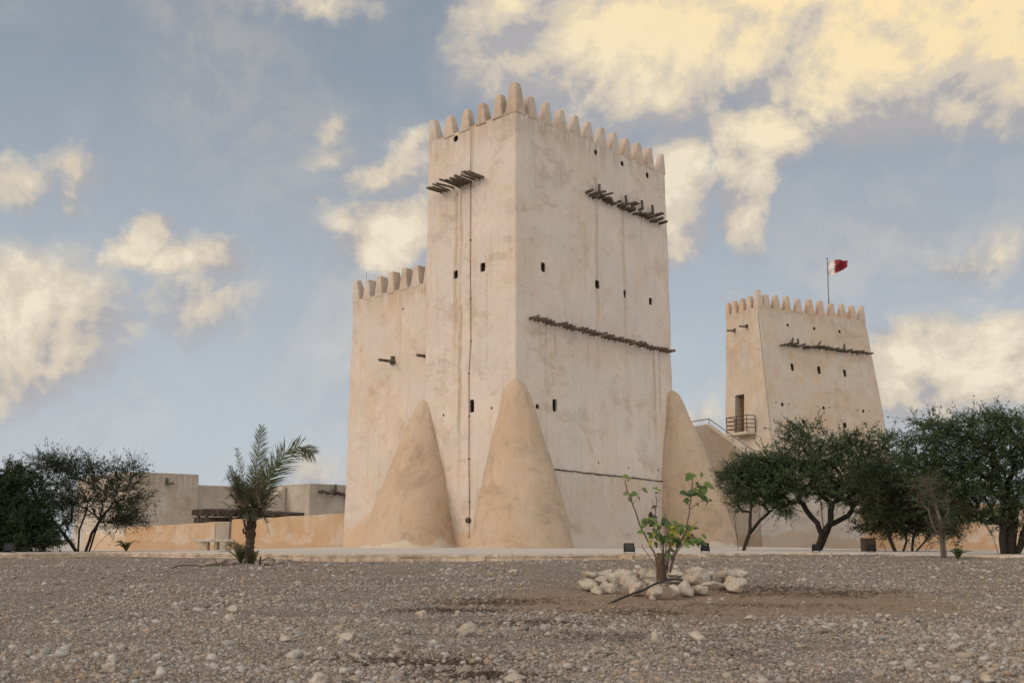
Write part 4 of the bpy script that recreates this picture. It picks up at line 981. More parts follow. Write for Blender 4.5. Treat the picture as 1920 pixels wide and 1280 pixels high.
    sc = D / 26
    if n_leaf > 100: leaf_mesh('crown', P, T, rng.uniform(.6, 1.3, n) * leaf[0] * sc, rng.uniform(.6, 1.3, n) * leaf[1] * sc, mat, r, rng)
    return r
TG = 'spreading acacia trees around the towers'
tree('small multi-stemmed acacia beside the far right cone buttress', (1408, 1032), 27.5,
     [(1400, 905, 52, 36), (1450, 920, 48, 36), (1372, 895, 28, 32), (1425, 880, 40, 25), (1462, 950, 24, 16), (1385, 945, 28, 18)],
     [[(1397, 1032, .1), (1412, 1008, .1), (1440, 975, .1), (1470, 955, .1)], [(1384, 1031, 0), (1382, 1000, 0), (1378, 965, .1), (1398, 935, .1)], [(1391, 1031, 0), (1402, 1005, -.1), (1406, 960, -.1), (1412, 925, 0)], [(1391, 1031, 0), (1402, 1005, .0), (1425, 975, 0), (1452, 952, .1)]],
     n_tips=210, n_leaf=17000, seed=3, r_trunk=.045, tw_l=(.12, .42), up=.2, group=TG)
tree('forked acacia rising in front of the smaller tower', (1533, 1031), 27.5,
     [(1480, 870, 85, 45), (1560, 865, 85, 40), (1500, 908, 110, 38), (1600, 900, 90, 50), (1650, 860, 65, 40), (1500, 812, 50, 18), (1540, 825, 60, 16), (1620, 833, 75, 20), (1425, 875, 45, 25), (1610, 925, 75, 20), (1430, 925, 45, 18)],
     [[(1533, 1031, 0), (1540, 1004, 0), (1533, 980, 0), (1515, 958, .1), (1500, 930, .1)], [(1533, 1031, 0), (1541, 1003, 0), (1556, 985, 0), (1572, 955, .1), (1580, 925, 0)], [(1541, 1003, 0), (1555, 980, -.1), (1557, 945, -.1)], [(1556, 985, 0), (1595, 965, .2), (1625, 930, .2)]],
     n_tips=420, n_leaf=46000, leaf=(.062, .026), seed=5, spiky=4, tw_l=(.14, .55), up=.1, r_trunk=.078, group=TG)
tree('low bushy dark tree between the forked acacia and the large acacia', (1680, 1034), 25.5,
     [(1655, 918, 62, 45), (1690, 905, 85, 60), (1668, 972, 70, 28), (1750, 930, 70, 55), (1700, 970, 95, 34), (1775, 975, 60, 34)],
     [[(1655, 1035, 0), (1632, 1018, 0), (1605, 1005, 0), (1585, 995, 0)], [(1668, 1035, .1), (1655, 1012, .1), (1640, 990, .1)], [(1730, 1036, -.1), (1738, 1018, -.1), (1736, 1000, -.1)], [(1732, 1036, 0), (1760, 1016, 0), (1785, 990, 0)], [(1665, 1035, 0), (1650, 1015, 0), (1630, 1000, 0)], [(1680, 1035, 0), (1672, 1010, .1), (1665, 985, .1)], [(1690, 1036, 0), (1700, 1015, 0), (1695, 985, .0)], [(1710, 1036, 0), (1712, 1010, 0), (1722, 985, 0)], [(1712, 1036, 0), (1740, 1012, .1), (1752, 992, .1)]],
     n_tips=460, n_leaf=62000, mat='dark acacia leaves', seed=6, r_trunk=.045, tw_l=(.12, .42), group=TG)
tree('largest acacia with thick leaning trunks at the right edge', (1880, 1040), 20.8,
     [(1800, 810, 85, 38), (1870, 820, 110, 50), (1750, 830, 60, 28), (1830, 870, 100, 45), (1930, 860, 90, 60), (1900, 800, 80, 35), (1770, 880, 70, 40), (1880, 920, 90, 40), (1960, 930, 70, 60), (1815, 945, 70, 36), (1735, 795, 40, 14), (1880, 970, 60, 26), (1700, 850, 50, 24), (1790, 900, 80, 40)],
     [[(1876, 1041, 0), (1862, 1005, 0), (1842, 975, 0), (1815, 930, .1), (1790, 880, .1)], [(1882, 1041, 0), (1880, 990, 0), (1882, 930, 0), (1870, 870, .1)], [(1896, 1041, .1), (1898, 1000, .1), (1904, 960, .1), (1900, 900, .2)], [(1905, 1041, 0), (1918, 1000, 0), (1940, 950, 0), (1950, 900, 0)], [(1910, 1041, .2), (1935, 1010, .2), (1960, 980, .2)]],
     n_tips=560, n_leaf=62000, leaf=(.062, .026), spiky=4, seed=9, r_trunk=.14, tw_l=(.12, .46), base_z=-.05, group=TG)
tree('open multi-stemmed acacia in front of the left house', (150, 1033), 25.5,
     [(150, 930, 105, 42), (230, 905, 55, 36), (80, 900, 70, 36), (160, 885, 80, 26), (250, 940, 38, 24), (200, 965, 60, 22), (60, 945, 60, 36), (110, 870, 60, 16), (255, 875, 30, 12), (220, 975, 60, 20), (95, 975, 60, 25)],
     [[(140, 1034, .1), (118, 1004, .1), (88, 970, .2), (60, 930, .2)], [(166, 1034, .1), (192, 1006, .1), (232, 975, .1), (262, 940, .1)], [(145, 1034, 0), (132, 1000, 0), (118, 965, 0)], [(147, 1034, 0), (148, 995, 0), (160, 955, .1)], [(160, 1034, 0), (172, 1000, 0), (195, 965, 0), (215, 940, 0)], [(162, 1034, .1), (178, 990, .1), (190, 950, .1)], [(150, 1034, 0), (120, 1005, .1), (95, 975, .1)]],
     n_tips=300, n_leaf=22000, shell=.4, mat='dark acacia leaves', seed=12, r_trunk=.042, group=TG, spiky=6, tw_l=(.16, .55), up=.35)
tree('dense dark acacia thicket filling the left edge', (40, 1035), 24.6,
     [(-20, 950, 85, 62), (40, 970, 70, 58), (0, 1000, 110, 38), (70, 1000, 45, 34), (-100, 930, 100, 90), (20, 900, 60, 30), (20, 1015, 100, 24), (-70, 1000, 80, 40)],
     [[(30, 1035, 0), (25, 1000, 0), (10, 960, 0)], [(50, 1035, 0), (60, 1000, 0), (70, 970, 0)], [(10, 1035, 0), (-20, 1000, 0), (-60, 950, .0)], [(70, 1035, .1), (85, 1010, .1)]],
     n_tips=480, n_leaf=110000, mat='dark acacia leaves', seed=14, r_trunk=.07, group=TG, shell=.35)
# dry sapling in front of the low bushy tree
tree('thin dry grey sapling standing just in front of the kerb', (1765, 1048), 19.6,
     [(1740, 905, 30, 16), (1755, 940, 28, 30), (1770, 985, 22, 20), (1725, 925, 22, 10), (1765, 1010, 16, 18)],
     [[(1767, 1049, 0), (1765, 1010, 0), (1762, 970, 0), (1750, 930, 0), (1738, 908, 0)], [(1772, 1049, .03), (1770, 1000, .03), (1776, 985, .03)]],
     n_tips=46, n_leaf=1500, mat='olive leaves', bark='grey bark', seed=20, r_trunk=.04, base_z=gz1((1765 - 960) / 1971 * 19.6, 19.6) - .0, name='sapling', spiky=3)

# ------------------------------------------------------------------ palms
foliage('palm green', (.050, .066, .024), (.072, .085, .032), (.11, .118, .048), rough=.5)
foliage('palm dry', (.17, .13, .085), (.12, .09, .058), (.25, .20, .14), rough=.8, trans=.1)
foliage('palm grey green', (.075, .085, .05), (.10, .10, .065), (.14, .13, .085), rough=.6)
simple('palm trunk bark', (.085, .062, .046), .95, sc=7, c2=(.045, .034, .027), bump=1.0, bsc=20)
def frond(path, n, L, wid, mat, parent, rng, fold=.5, name='frond', flat=False):
    """feather frond along a 3-D path with paired narrow leaflets"""
    path = [Vector(p) for p in path]; mb = MB(); mb.tube(path, [max(.003, .011 * (1 - i / len(path))) for i in range(len(path))], 4, cap=False)
    cum = [0]
    for a, b_ in zip(path, path[1:]): cum.append(cum[-1] + (b_ - a).length)
    def ev(s):
        s *= cum[-1]
        for i in range(len(path) - 1):
            if s <= cum[i + 1] or i == len(path) - 2: t = (s - cum[i]) / max(1e-6, cum[i + 1] - cum[i]); return path[i].lerp(path[i + 1], t), (path[i + 1] - path[i]).normalized()
    n = int(n * 1.05)
    for i in range(n):
        s = .16 + .84 * (i + rng.uniform(-.3, .3)) / n; s = min(1, s); p, t = ev(s)
        side = t.cross(Vector((.15, 1, 0)) if flat else Vector((0, 0, 1))); side = side.normalized() if side.length > .2 else Vector((1, 0, 0)); up = side.cross(t)
        for sg in (-1, 1):
            l = L * (math.sin(math.pi * min(.93, .15 + .8 * s)) ** .6) * rng.uniform(.85, 1.25); w = wid * .72 * rng.uniform(.8, 1.15)
            d = (t * rng.uniform(.65, 1.05) + side * sg * rng.uniform(.55, 1.0) + up * fold * rng.uniform(.1, 1.0)).normalized()
            q = d.cross(up); q = q.normalized() * w if q.length > 1e-4 else side * w
            dr = Vector((0, 0, -.10 * l)); k = len(mb.v)
            mb.v += [tuple(p - q * .4), tuple(p + q * .4), tuple(p + d * l * .5 + q * .5), tuple(p + d * l * .5 - q * .5), tuple(p + d * l + dr)]
            mb.f += [(k, k + 1, k + 2, k + 3), (k + 3, k + 2, k + 4)]
    return mb.build(name, mat, parent)
def make_palm():
    Dp = 20.0; B = at(465, 1052, Dp); B.z = gz1(B.x, Dp); r = thing('date_palm', 'young date palm with ragged dry crown and two long green fronds', 'palm tree', B)
    k = Dp / 1971
    def L(px, py, dd=0.0): p = at(px, py, Dp); return Vector((p.x - B.x, dd, p.z - B.z))
    rng = random.Random(6); zt = L(470, 950).z; mb = MB(); n = 14; rows = 26
    path = []; rd = []
    for i in range(rows):
        t = i / (rows - 1); path.append((.03 * math.sin(t * 2), 0, -.1 + (zt + .1) * t)); rd.append((.076 if t > .1 else .092) + .012 * (i % 2) + .004 * rng.random() + .02 * max(0, t - .7))
    mb.tube(path, rd, n).build('trunk', 'palm trunk bark', r, rough=.01, rscale=14)
    for i in range(16):     # stubs of cut leaf bases
        a = i * 2.4; z = zt * (.45 + .5 * i / 26); x, y = math.cos(a) * .09, math.sin(a) * .09
        MB().tube([(x, y, z), (x * 1.25, y * 1.25, z + .07), (x * 1.35, y * 1.35, z + .11)], [.026, .02, .008], 5).build('leaf_base', 'palm trunk bark', r)
    def F2(pts, n_, Ln, w, mt, fold=.5): frond([L(*p) for p in pts], n_, Ln, w, mt, r, rng, fold, flat=True)
    # tall upright frond, the arching one, and the shorter ones
    F2([(468, 960, 0), (476, 915, .02), (480, 870, .03), (486, 830, .02), (491, 800, -.02)], 58, .30, .019, 'palm green', .4)
    F2([(470, 965, 0), (488, 925, .05), (508, 885, .1), (532, 848, .15), (558, 836, .18), (585, 850, .2)], 104, .46, .017, 'palm green', .5)
    F2([(470, 960, 0), (496, 925, -.12), (512, 893, -.2), (528, 868, -.24)], 40, .27, .020, 'palm green', .5)
    F2([(468, 955, 0), (458, 910, .05), (448, 870, .08), (441, 838, .1)], 30, .16, .016, 'palm grey green', .3)
    F2([(468, 955, 0), (484, 905, -.05), (495, 880, -.05), (500, 858, -.03)], 34, .22, .018, 'palm green', .3)
    for i in range(32):
        a = rng.uniform(0, 2 * math.pi) if i % 3 else rng.uniform(2.2, 4.0); z0 = zt * rng.uniform(.78, 1.08); rch = rng.uniform(.28, .55); rise = rng.uniform(.15, .95)
        if math.cos(a) > 0: rise *= .8
        p0 = Vector((math.cos(a) * .06, math.sin(a) * .06, z0)); p1 = p0 + Vector((math.cos(a) * rch * .5, math.sin(a) * rch * .5, rise * .55)); p2 = p0 + Vector((math.cos(a) * rch * .85, math.sin(a) * rch * .85, rise)); p3 = p0 + Vector((math.cos(a) * rch, math.sin(a) * rch, rise * rng.uniform(.75, 1.1)))
        frond([p0, p1, p2, p3], 22, .22, .018, rng.choice(['palm grey green', 'palm grey green', 'palm green', 'palm dry']), r, rng, rng.uniform(-.3, .6))
    for i in range(16):     # dead fronds hanging and tangled by the crown
        a = rng.uniform(0, 2 * math.pi); z0 = zt * rng.uniform(.72, 1.15); q = rng.uniform(.15, .36)
        p0 = Vector((math.cos(a) * .07, math.sin(a) * .07, z0)); p1 = p0 + Vector((math.cos(a) * q, math.sin(a) * q, rng.uniform(.1, .45))); p2 = p1 + Vector((math.cos(a + .5) * .12, math.sin(a + .5) * .12, rng.uniform(-.35, .15)))
        frond([p0, p1, p2], 14, .17, .016, 'palm dry', r, rng, -.3, 'dead_frond')
    for i in range(18):     # lower skirt of drooping grey leaves
        a = rng.uniform(0, 2 * math.pi); z0 = zt * rng.uniform(.72, .95); q = rng.uniform(.18, .34)
        p0 = Vector((math.cos(a) * .07, math.sin(a) * .07, z0)); p1 = p0 + Vector((math.cos(a) * q, math.sin(a) * q, .10)); p2 = p0 + Vector((math.cos(a) * q * 1.5, math.sin(a) * q * 1.5, rng.uniform(-.12, .12)))
        frond([p0, p1, p2], 14, .14, .014, 'palm grey green', r, rng, .1)
make_palm()
def small_palm(px, py, D, h, label, seed, n=9, zb=None):
    rng = random.Random(seed); B = at(px, py, D); B.z = zb if zb is not None else gz1(B.x, D)
    r = thing('palm_shoot', label, 'palm shoot', B)
    for i in range(n):
        a = rng.uniform(0, 2 * math.pi); q = h * rng.uniform(.3, 1.0); z = h * rng.uniform(.6, 1.05)
        frond([(0, 0, 0), (math.cos(a) * q * .35, math.sin(a) * q * .35, z * .6), (math.cos(a) * q * .8, math.sin(a) * q * .8, z * .95), (math.cos(a) * q * 1.25, math.sin(a) * q * 1.25, z * .85)], 20, h * .38, .013, 'palm green', r, rng, .4)
small_palm(452, 1050, 20.1, .42, 'green palm shoot at the left foot of the date palm', 3, 10)
small_palm(476, 1050, 19.9, .30, 'sparse palm shoot at the right foot of the date palm', 4, 5)
small_palm(237, 1031, 25.6, .26, 'small palm shoot on the plaza edge by the pale wall end', 5, 11, zb=plz(-9.4, 25.6))
small_palm(1796, 1052, 19.2, .20, 'low green tuft beside the dry grey sapling', 7, 9)

# ------------------------------------------------------------------ rocks
m, N, b = new_mat('rock'); o = N.node('ShaderNodeTexCoord').outputs['Object']; oi = N.node('ShaderNodeObjectInfo').outputs['Random']
tint = N.mix(oi, (.46, .395, .325), (.37, .29, .22)); tint = N.mix(N.ramp(N.noise(o, 7, 5, .6), .4, .7), tint, (.54, .49, .43))
tint = N.mix(N.math('MULTIPLY', N.ramp(N.noise(o, 22, 5, .65), .50, .68), .8), tint, (.22, .165, .12))
N.put(b.inputs['Base Color'], tint); b.inputs['Roughness'].default_value = .95; b.inputs['Specular IOR Level'].default_value = .12
bp = N.node('ShaderNodeBump'); bp.inputs['Strength'].default_value = .9; bp.inputs['Distance'].default_value = .02
N.put(bp.inputs['Height'], N.noise(o, 28, 6, .65)); N.l.new(bp.outputs[0], b.inputs['Normal'])
simple('dusty rock', (.33, .27, .22), .95, sc=9, c2=(.22, .175, .14), bump=.9, bsc=30)
ROCK_V, ROCK_F = stone_variants(14, 3, 80, .55)
def rock(px, py, D, w, h, label, seed, name='rock', mat='rock', group='stones ringed around the young tree', depth=None, sink=0.0):
    rn = random.Random(seed); c = at(px, py, D); v = ROCK_V[seed % 14]; a = rn.uniform(0, 6.28); dp = depth or w * rn.uniform(.7, 1.0)
    ca, sa = math.cos(a), math.sin(a); X = v[:, 0] * ca - v[:, 1] * sa; Y = v[:, 0] * sa + v[:, 1] * ca; Z = v[:, 2]
    X = X / np.abs(X).max(); Y = Y / np.abs(Y).max(); Z = Z / np.abs(Z).max()
    mb = MB(); mb.v = [(x * w / 2, y * dp / 2, z * h / 2) for x, y, z in zip(X, Y, Z)]; mb.f = [tuple(f) for f in ROCK_F]
    for i, p in enumerate(mb.v):
        q = Vector(p); g = mnoise.noise_vector(q * 14 + Vector((seed, 0, 0))) * .008; mb.v[i] = tuple(q + g)
    o = mb.build(name, mat, smooth=True, loc=(c.x, c.y, c.z - sink)); 
    if label: tag(o, label, 'rock', group)
    return o
RK = [  # crop coordinates (x, y centre, w, h), label
 (255, 960, 112, 84, 'pinkish rounded rock at the left end of the stone ring'), (262, 898, 112, 62, 'greyish rock behind the pinkish end rock of the ring'),
 (325, 1006, 62, 50, 'small pale stone low in front at the left of the ring'), (405, 986, 92, 70, 'rounded pale rock in front left beside the smallest low stone'),
 (370, 938, 92, 62, 'wedge shaped pale rock above the front left stones'), (405, 885, 95, 60, 'dull rock at the back left of the ring'),
 (500, 905, 150, 140, 'largest pale angular rock left of the stake'), (575, 940, 110, 100, 'pale slanting rock against the right flank of the largest rock'),
 (632, 990, 110, 92, 'pitted rock under the left part of the black hose'), (628, 872, 62, 58, 'small grey stone behind, left of the stake'),
 (692, 884, 64, 66, 'upright grey stone just left of the stake'), (752, 896, 66, 62, 'tan stone touching the left side of the stake'),
 (716, 944, 110, 50, 'flat tan stone between the largest rock and the hose'), (800, 1004, 116, 96, 'white rounded rock crossed by the black hose, in front'),
 (842, 928, 120, 76, 'smooth pale rock at the foot of the stake'), (930, 1014, 82, 78, 'pale squarish rock in front, right of the hose crossing'),
 (1016, 992, 96, 96, 'speckled grey rock below the bend of the hose'), (1116, 1002, 106, 60, 'flat pale rock in the front row right of the speckled one'),
 (1096, 926, 160, 100, 'large pitted tan rock right of the hose bend'), (1078, 864, 150, 58, 'long pale rock along the back right of the ring'),
 (1240, 966, 140, 58, 'flat white slab rock on the right side of the ring'), (1195, 892, 110, 76, 'dull tan rock behind the flat white slab'),
 (1300, 900, 150, 96, 'wide soft-edged rock near the right end of the ring'), (1385, 958, 150, 112, 'earth-covered rock low at the right end of the ring'),
 (1410, 890, 130, 70, 'low dusty rock at the back right end of the ring'), (940, 882, 96, 50, 'pinkish stone behind the stems right of the stake'),
 (755, 1066, 42, 36, 'tiny pale stone lying in front of the ring'), (726, 1034, 26, 26, 'very small stone beside the tiny pale one'),
 (545, 866, 70, 50, 'low grey stone behind the largest rock'), (935, 940, 96, 50, 'low pale stone under the tip of the hose')]
for i, (x, y, w, h, lab) in enumerate(RK):
    px, py = 1040 + x / 4.13, 860 + y / 4.13; bot = 860 + (y + h / 2) / 4.13
    D = 15.0 - (bot - 1083) / 33 * 2.0; D = min(15.3, max(12.6, D)); k = D / 1971 / 4.13
    rock(px, py + 2, D, w * k * 1.48, h * k * 1.4, lab, i + 3)
# separate small rocks about the ground
for i, (px, py, w, h, lab) in enumerate([(792, 1152, 22, 16, 'bluish white pebble-like rock in mid foreground left of centre'), (437, 1142, 28, 14, 'tan rock in the left foreground'), (875, 1178, 36, 26, 'upright pointed rock in the central foreground'),
      (538, 1194, 26, 12, 'rounded tan rock in the left-centre foreground'), (1305, 1190, 34, 18, 'reddish rock right of centre below the bare soil'), (1230, 1195, 20, 24, 'upright pale stone beside the reddish rock'),
      (595, 1272, 46, 22, 'pale rock cut off by the bottom edge left of centre'), (968, 1270, 44, 18, 'pale rock near the bottom edge at the centre'), (205, 1250, 30, 18, 'grey rock low in the left foreground'),
      (1850, 1270, 30, 18, 'pale rock at the bottom right corner'), (963, 1070, 22, 10, 'pale orange stone on the gravel in front of the central buttress'), (1665, 1154, 16, 10, 'round tan stone in the right foreground'),
      (650, 1190, 40, 14, 'flat tan stone in the left-centre foreground'), (1408, 1156, 26, 10, 'flat rock on the right foreground gravel'), (430, 1156, 30, 12, 'brown stone next to the tan rock at left')]):
    h0 = None
    Ds = np.linspace(4.5, 22, 400); best = min(Ds, key=lambda d: abs(at(px, py + h / 2, d).z - float(gz(at(px, py, d).x, d)))); k = best / 1971
    rock(px, py, best, w * k, h * k * 1.25, lab, i + 41, group='loose rocks on the gravel', sink=.005)
# stones around the date palm's foot
for i, (px, py, w, h, lab) in enumerate([(397, 1054, 26, 12, 'pale stone furthest left in the row before the palm'), (418, 1050, 26, 13, 'rounded stone in the row left of the palm shoot'), (438, 1053, 24, 12, 'tan stone nearest the left palm shoot'),
      (408, 1060, 30, 10, 'low flat stone in front of the row by the palm'), (505, 1053, 30, 10, 'flat stone right of the date palm trunk'), (525, 1049, 20, 9, 'small stone against the kerb right of the date palm'), (383, 1058, 18, 9, 'small dull stone at the left end by the dirt patch')]):
    D = 19.2; k = D / 1971; rock(px, py, D, w * k * .95, h * k * 1.1, lab, i + 70, group='stones by the date palm', mat='dusty rock', sink=.02)

# ------------------------------------------------------------------ young tree in the stone ring
foliage('young leaf green', (.12, .19, .055), (.15, .23, .065), (.20, .26, .08), rough=.45, trans=.35, sc=9)
foliage('young leaf dark', (.055, .095, .04), (.075, .125, .045), (.11, .15, .06), rough=.45, trans=.3, sc=9)
foliage('young leaf yellow', (.42, .34, .04), (.34, .32, .05), (.25, .28, .05), rough=.5, trans=.35, sc=9)
simple('young stem', (.105, .072, .055), .9, sc=9, c2=(.17, .13, .105), bump=.5, bsc=60)
simple('stump wood', (.12, .082, .056), .95, sc=6, c2=(.065, .045, .032), stretch=(1, 1, .25), bump=1.2, bsc=34)
def make_young_tree():
    Dp = 14.2; B = at(1240, 1083, Dp); B.z = gz1(B.x, Dp); r = thing('young_tree', 'young leafy tree with thin stems and yellowing leaves inside the stone ring', 'tree', B); rn = random.Random(5)
    def C(x, y, dd=0.0): p = at(1040 + x / 4.13, 860 + y / 4.13, Dp); return Vector((p.x - B.x, dd, p.z - B.z))
    ST = [([(800, 850), (770, 730), (720, 640), (660, 520), (600, 350), (560, 260), (540, 170)], .014, -.08), ([(795, 840), (735, 750), (690, 690), (680, 655)], .006, .12), ([(850, 860), (840, 650), (800, 500), (785, 420), (800, 320), (790, 280)], .010, .1),
          ([(790, 400), (770, 350), (765, 310)], .005, .1), ([(870, 880), (890, 700), (860, 560), (855, 440), (845, 400)], .009, -.05), ([(890, 880), (920, 760), (970, 640), (1020, 560), (1040, 430), (1050, 340), (1065, 200), (1065, 130)], .014, .0),
          ([(1050, 390), (1110, 340), (1180, 312)], .006, .02), ([(1055, 230), (1110, 220), (1165, 205)], .005, .02), ([(1000, 620), (1060, 540), (1110, 485)], .006, .08), ([(900, 870), (930, 740), (1000, 640), (1060, 600), (1125, 650)], .008, -.12), ([(860, 860), (830, 700), (790, 580), (740, 500), (705, 460)], .008, -.15),
          ([(875, 850), (900, 640), (890, 490)], .007, .15), ([(600, 350), (630, 310), (625, 265)], .004, -.08), ([(700, 590), (650, 565)], .004, -.08), ([(880, 780), (960, 690), (1010, 660)], .005, .1), ([(870, 800), (820, 660), (760, 640)], .004, .16), ([(860, 440), (850, 410)], .004, 0), ([(700, 760 - 60), (685, 660)], .003, .1),
          ([(870, 860), (865, 700), (905, 560), (945, 500)], .007, .18), ([(868, 860), (880, 640), (845, 520), (850, 440)], .006, -.2)]
    for pts, r0, dd in ST:
        fine = []
        for a, b_ in zip(pts, pts[1:]):
            for t in range(4): fine.append((a[0] + (b_[0] - a[0]) * t / 4 + rn.uniform(-3, 3), a[1] + (b_[1] - a[1]) * t / 4))
        fine.append(pts[-1]); n = len(fine); base = pts[0][1] > 800
        P = [C(x, y, dd * (min(1, i / n * 1.5) if base else 1)) for i, (x, y) in enumerate(fine)]
        MB().tube(P, [r0 * (1 - .55 * i / n) for i in range(n)], 6).build('stem', 'young stem', r, smooth=True)
    def leaf(x, y, size, mat, dd=0.0, ang=None, drp=.5):
        size *= 1.15
        p = C(x, y, dd); a = rn.uniform(0, 6.28) if ang is None else ang; d = Vector((math.cos(a), rn.uniform(-.5, .5) , math.sin(a) * .5 - drp * .5)).normalized()
        nrm = Vector((rn.uniform(-.5, .5), -.7, rn.uniform(.2, 1.0))); s_ = d.cross(nrm).normalized(); up = s_.cross(d)
        mb = MB(); rows = 7; prof = [0, .62, .95, 1.0, .82, .45, 0]
        for i in range(rows):
            t = i / (rows - 1); c = p + d * size * t - Vector((0, 0, 1)) * size * .18 * t * t; w = prof[i] * size * .36
            mb.v += [tuple(c - s_ * w + up * w * .28), tuple(c), tuple(c + s_ * w + up * w * .28)]
        for i in range(rows - 1): k = i * 3; mb.f += [(k, k + 1, k + 4, k + 3), (k + 1, k + 2, k + 5, k + 4)]
        mb.tube([p - d * size * .25, p + d * size * .05], .0025, 4, cap=False); mb.build('leaf', mat, r, smooth=True)
    G_, DK_, Y_ = 'young leaf green', 'young leaf dark', 'young leaf yellow'
    LV = [(575, 130, .09, G_), (590, 145, .07, G_), (580, 270, .09, G_), (610, 268, .08, G_), (640, 262, .09, G_), (672, 232, .09, G_), (655, 270, .07, G_), (600, 330, .08, G_), (795, 240, .09, G_), (815, 250, .08, G_), (775, 270, .08, DK_),
          (1060, 110, .11, G_), (1072, 140, .10, DK_), (1100, 128, .10, G_), (1125, 148, .08, G_), (1150, 195, .16, G_), (1185, 210, .15, G_), (1095, 240, .12, DK_), (1070, 232, .10, G_), (1130, 285, .12, DK_), (1040, 285, .17, DK_), (1028, 300, .12, DK_), (1170, 315, .09, DK_), (1000, 328, .06, DK_), (1195, 320, .05, DK_), (1050, 320, .10, G_), (1115, 262, .10, G_),
          (690, 460, .09, G_), (715, 470, .08, G_), (740, 455, .11, DK_), (715, 490, .09, G_), (800, 490, .12, DK_), (830, 485, .11, DK_), (850, 500, .10, DK_), (880, 488, .09, DK_), (905, 485, .09, G_), (925, 505, .09, G_), (940, 545, .13, Y_), (950, 560, .09, Y_), (765, 560, .10, G_), (785, 575, .10, G_), (800, 590, .08, Y_), (755, 545, .08, G_), (715, 500, .07, G_), (965, 570, .07, DK_),
          (650, 570, .08, G_), (700, 570, .10, DK_), (680, 560, .07, G_), (1000, 530, .10, G_), (1020, 545, .11, DK_), (1055, 540, .10, DK_), (1075, 545, .08, DK_), (1010, 520, .09, G_), (1075, 590, .12, Y_), (1085, 600, .10, Y_), (1060, 620, .09, G_), (1095, 640, .12, G_), (1115, 650, .11, DK_), (1050, 630, .09, G_), (1135, 585, .08, G_), (895, 740, .08, DK_), (920, 745, .07, G_), (790, 685, .05, DK_), (780, 640, .06, DK_), (870, 580, .06, DK_), (905, 575, .06, DK_), (845, 520, .08, G_), (1095, 345, .05, DK_), (640, 285, .06, G_)]
    for i, (x, y, s_, m_) in enumerate(LV): leaf(x, y, s_, m_, rn.uniform(-.12, .12))
    for i in range(84): x, y = rn.choice([(870, 600), (950, 620), (1000, 660), (880, 700), (780, 620), (700, 480), (720, 480), (830, 500), (920, 520), (780, 570), (1040, 545), (1080, 620), (1070, 280), (1100, 200)]); leaf(x + rn.uniform(-32, 32), y + rn.uniform(-20, 20), rn.uniform(.06, .10), rn.choice([G_, DK_, G_, Y_] if y > 400 else [G_, DK_]), rn.uniform(-.15, .15))
    simple('dry leaf', (.10, .06, .045), .9); leaf(750, 385, .09, 'dry leaf', 0, 1.2); leaf(748, 405, .08, 'dry leaf', .02, 4.5)
    # split stake at its side
    a = C(822, 905); h = C(822, 728).z - a.z; rr = MB(); path = []; rd = []
    for i in range(9): path.append((a.x + .004 * math.sin(i), -.03, a.z - .06 + (h + .06) * i / 8)); rd.append(.066 - .012 * i / 8)
    st_ = rr.tube(path, rd, 12).build('stake', 'stump wood', rough=.012, rscale=11, loc=B); tag(st_, 'short thick brown wooden stake beside the young tree', 'stake')
    # irrigation hose resting over the stones
    simple('hose rubber', (.018, .02, .022), .5, sc=5, bump=.05)
    pts = [(285, 1188, 11.75), (320, 1165, 11.85), (400, 1130, 12.05), (480, 1093, 12.25), (560, 1060, 12.4), (630, 1032, 12.55), (700, 1008, 12.7), (760, 975, 12.85), (810, 955, 13.0), (860, 938, 13.2), (905, 930, 13.35), (950, 930, 13.5), (985, 938, 13.7), (1003, 950, 13.9)]
    P = [at(1040 + x / 4.13, 860 + y / 4.13, d) for x, y, d in pts]; c0 = P[0].copy(); P = [p - c0 for p in P]
    fine = []
    for i in range(len(P) - 1):
        p0, p1, p2, p3 = P[max(0, i - 1)], P[i], P[i + 1], P[min(len(P) - 1, i + 2)]
        for t in range(5): u = t / 5; fine.append(.5 * ((2 * p1) + (p2 - p0) * u + (2 * p0 - 5 * p1 + 4 * p2 - p3) * u * u + (3 * p1 - p0 - 3 * p2 + p3) * u ** 3))
    fine.append(P[-1])
    h = MB().tube(fine, .0125, 8).build('irrigation_hose', 'hose rubber', smooth=True, loc=c0); tag(h, 'black irrigation hose lying from the soil over the stone ring', 'hose')
    # thin hose and peg by the palm
    D = 18.6; pp = [(322, 1066), (335, 1060), (350, 1056), (368, 1054), (380, 1056)]; Q = [at(x, y, D + (1060 - y) * .05) for x, y in pp]; c1 = Q[0].copy()
    Q = [Vector((q.x, q.y, gz1(q.x, q.y) + .02 + (.02 if 0 < i < 4 else 0))) for i, q in enumerate(Q)]; c1 = Q[0].copy()
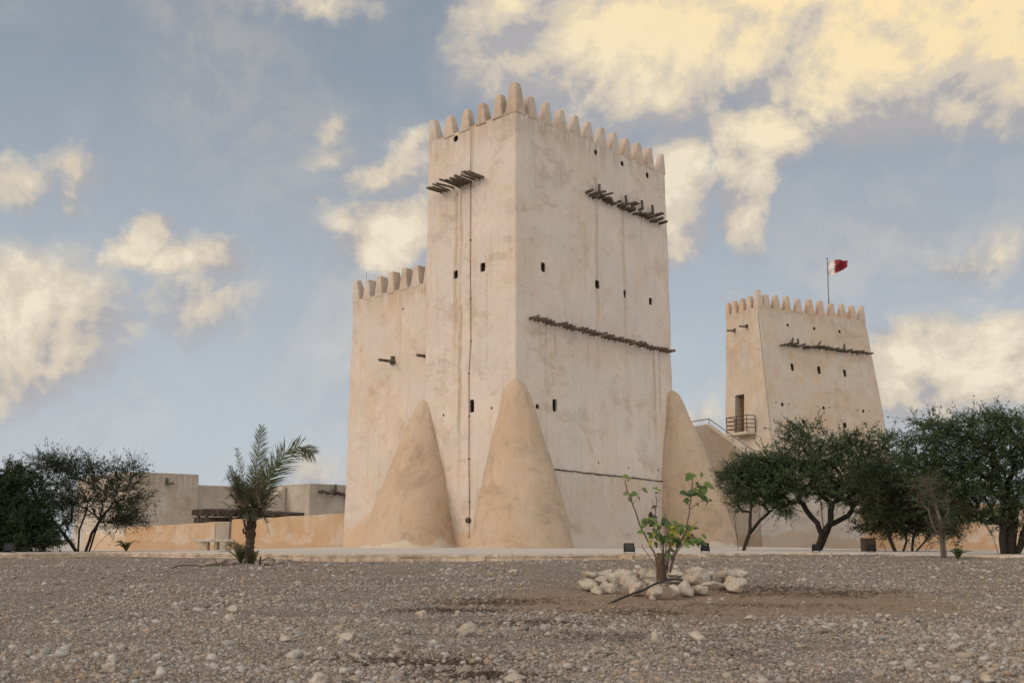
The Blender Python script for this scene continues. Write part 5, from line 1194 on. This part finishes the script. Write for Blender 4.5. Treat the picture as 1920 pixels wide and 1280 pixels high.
    tag(MB().tube([q - c1 for q in Q], .008, 6).build('irrigation_hose', 'hose rubber', smooth=True, loc=c1), 'short black hose in the dirt patch left of the date palm', 'hose')
    D = 19.4; b0 = at(487, 1055, D); b0.z = gz1(b0.x, D); tag(MB().tube([(0, 0, -.05), (.01, 0, .13), (.02, 0, .16)], [.018, .016, .014], 7).build('peg', 'hose rubber', loc=b0), 'small black peg standing right of the date palm trunk', 'peg')
    Q = [at(x, y, 19.5) for x, y in ((492, 1050), (500, 1046), (512, 1047), (518, 1053))]; c1 = Q[0].copy()
    tag(MB().tube([q - c1 for q in Q], .009, 6).build('irrigation_hose', 'hose rubber', smooth=True, loc=c1), 'thin looped black hose right of the small peg', 'hose')
make_young_tree()

# dry weeds and twigs in the gravel (uncountable)
def make_litter():
    rng = np.random.default_rng(8); mb = MB(); rn = random.Random(4)
    foliage('dry litter', (.075, .052, .036), (.05, .036, .025), (.14, .10, .07), rough=.9, trans=.05)
    spots = [(-.6, 10.9, .35, 420), (-.2, 11.9, .4, 300), (-.55, 6.9, .3, 360), (-.25, 6.3, .25, 260), (3.4, 13.9, .5, 420), (4.3, 13.2, .4, 300), (.2, 9.6, .3, 200), (1.2, 10.6, .5, 260), (2.6, 11.4, .7, 220), (-.3, 7.2, .5, 120), (.6, 8.6, .5, 160), (3.3, 13.5, .6, 200), (-.2, 12.5, .5, 160), (-4.6, 17.6, .9, 120), (2.2, 9.0, .6, 150), (1.4, 7.6, .4, 80), (-2, 15, .8, 80)]
    for (cx, cy, r_, n) in spots:
        for i in range(n):
            x, y = rn.gauss(cx, r_), rn.gauss(cy, r_ * .45); z = gz1(x, y) + .006; a = rn.uniform(0, 6.28); l = rn.uniform(.02, .08)
            mb.tube([(x, y, z), (x + math.cos(a) * l * .5, y + math.sin(a) * l * .5, z + rn.uniform(0, .018)), (x + math.cos(a) * l, y + math.sin(a) * l, z + rn.uniform(-.004, .03))], [.0032, .0026, .0015], 3, cap=False)
    tag(mb.build('dry_litter', 'dry litter'), 'brown dry twigs and weeds strewn over the gravel', 'dry litter', kind='stuff')
make_litter()
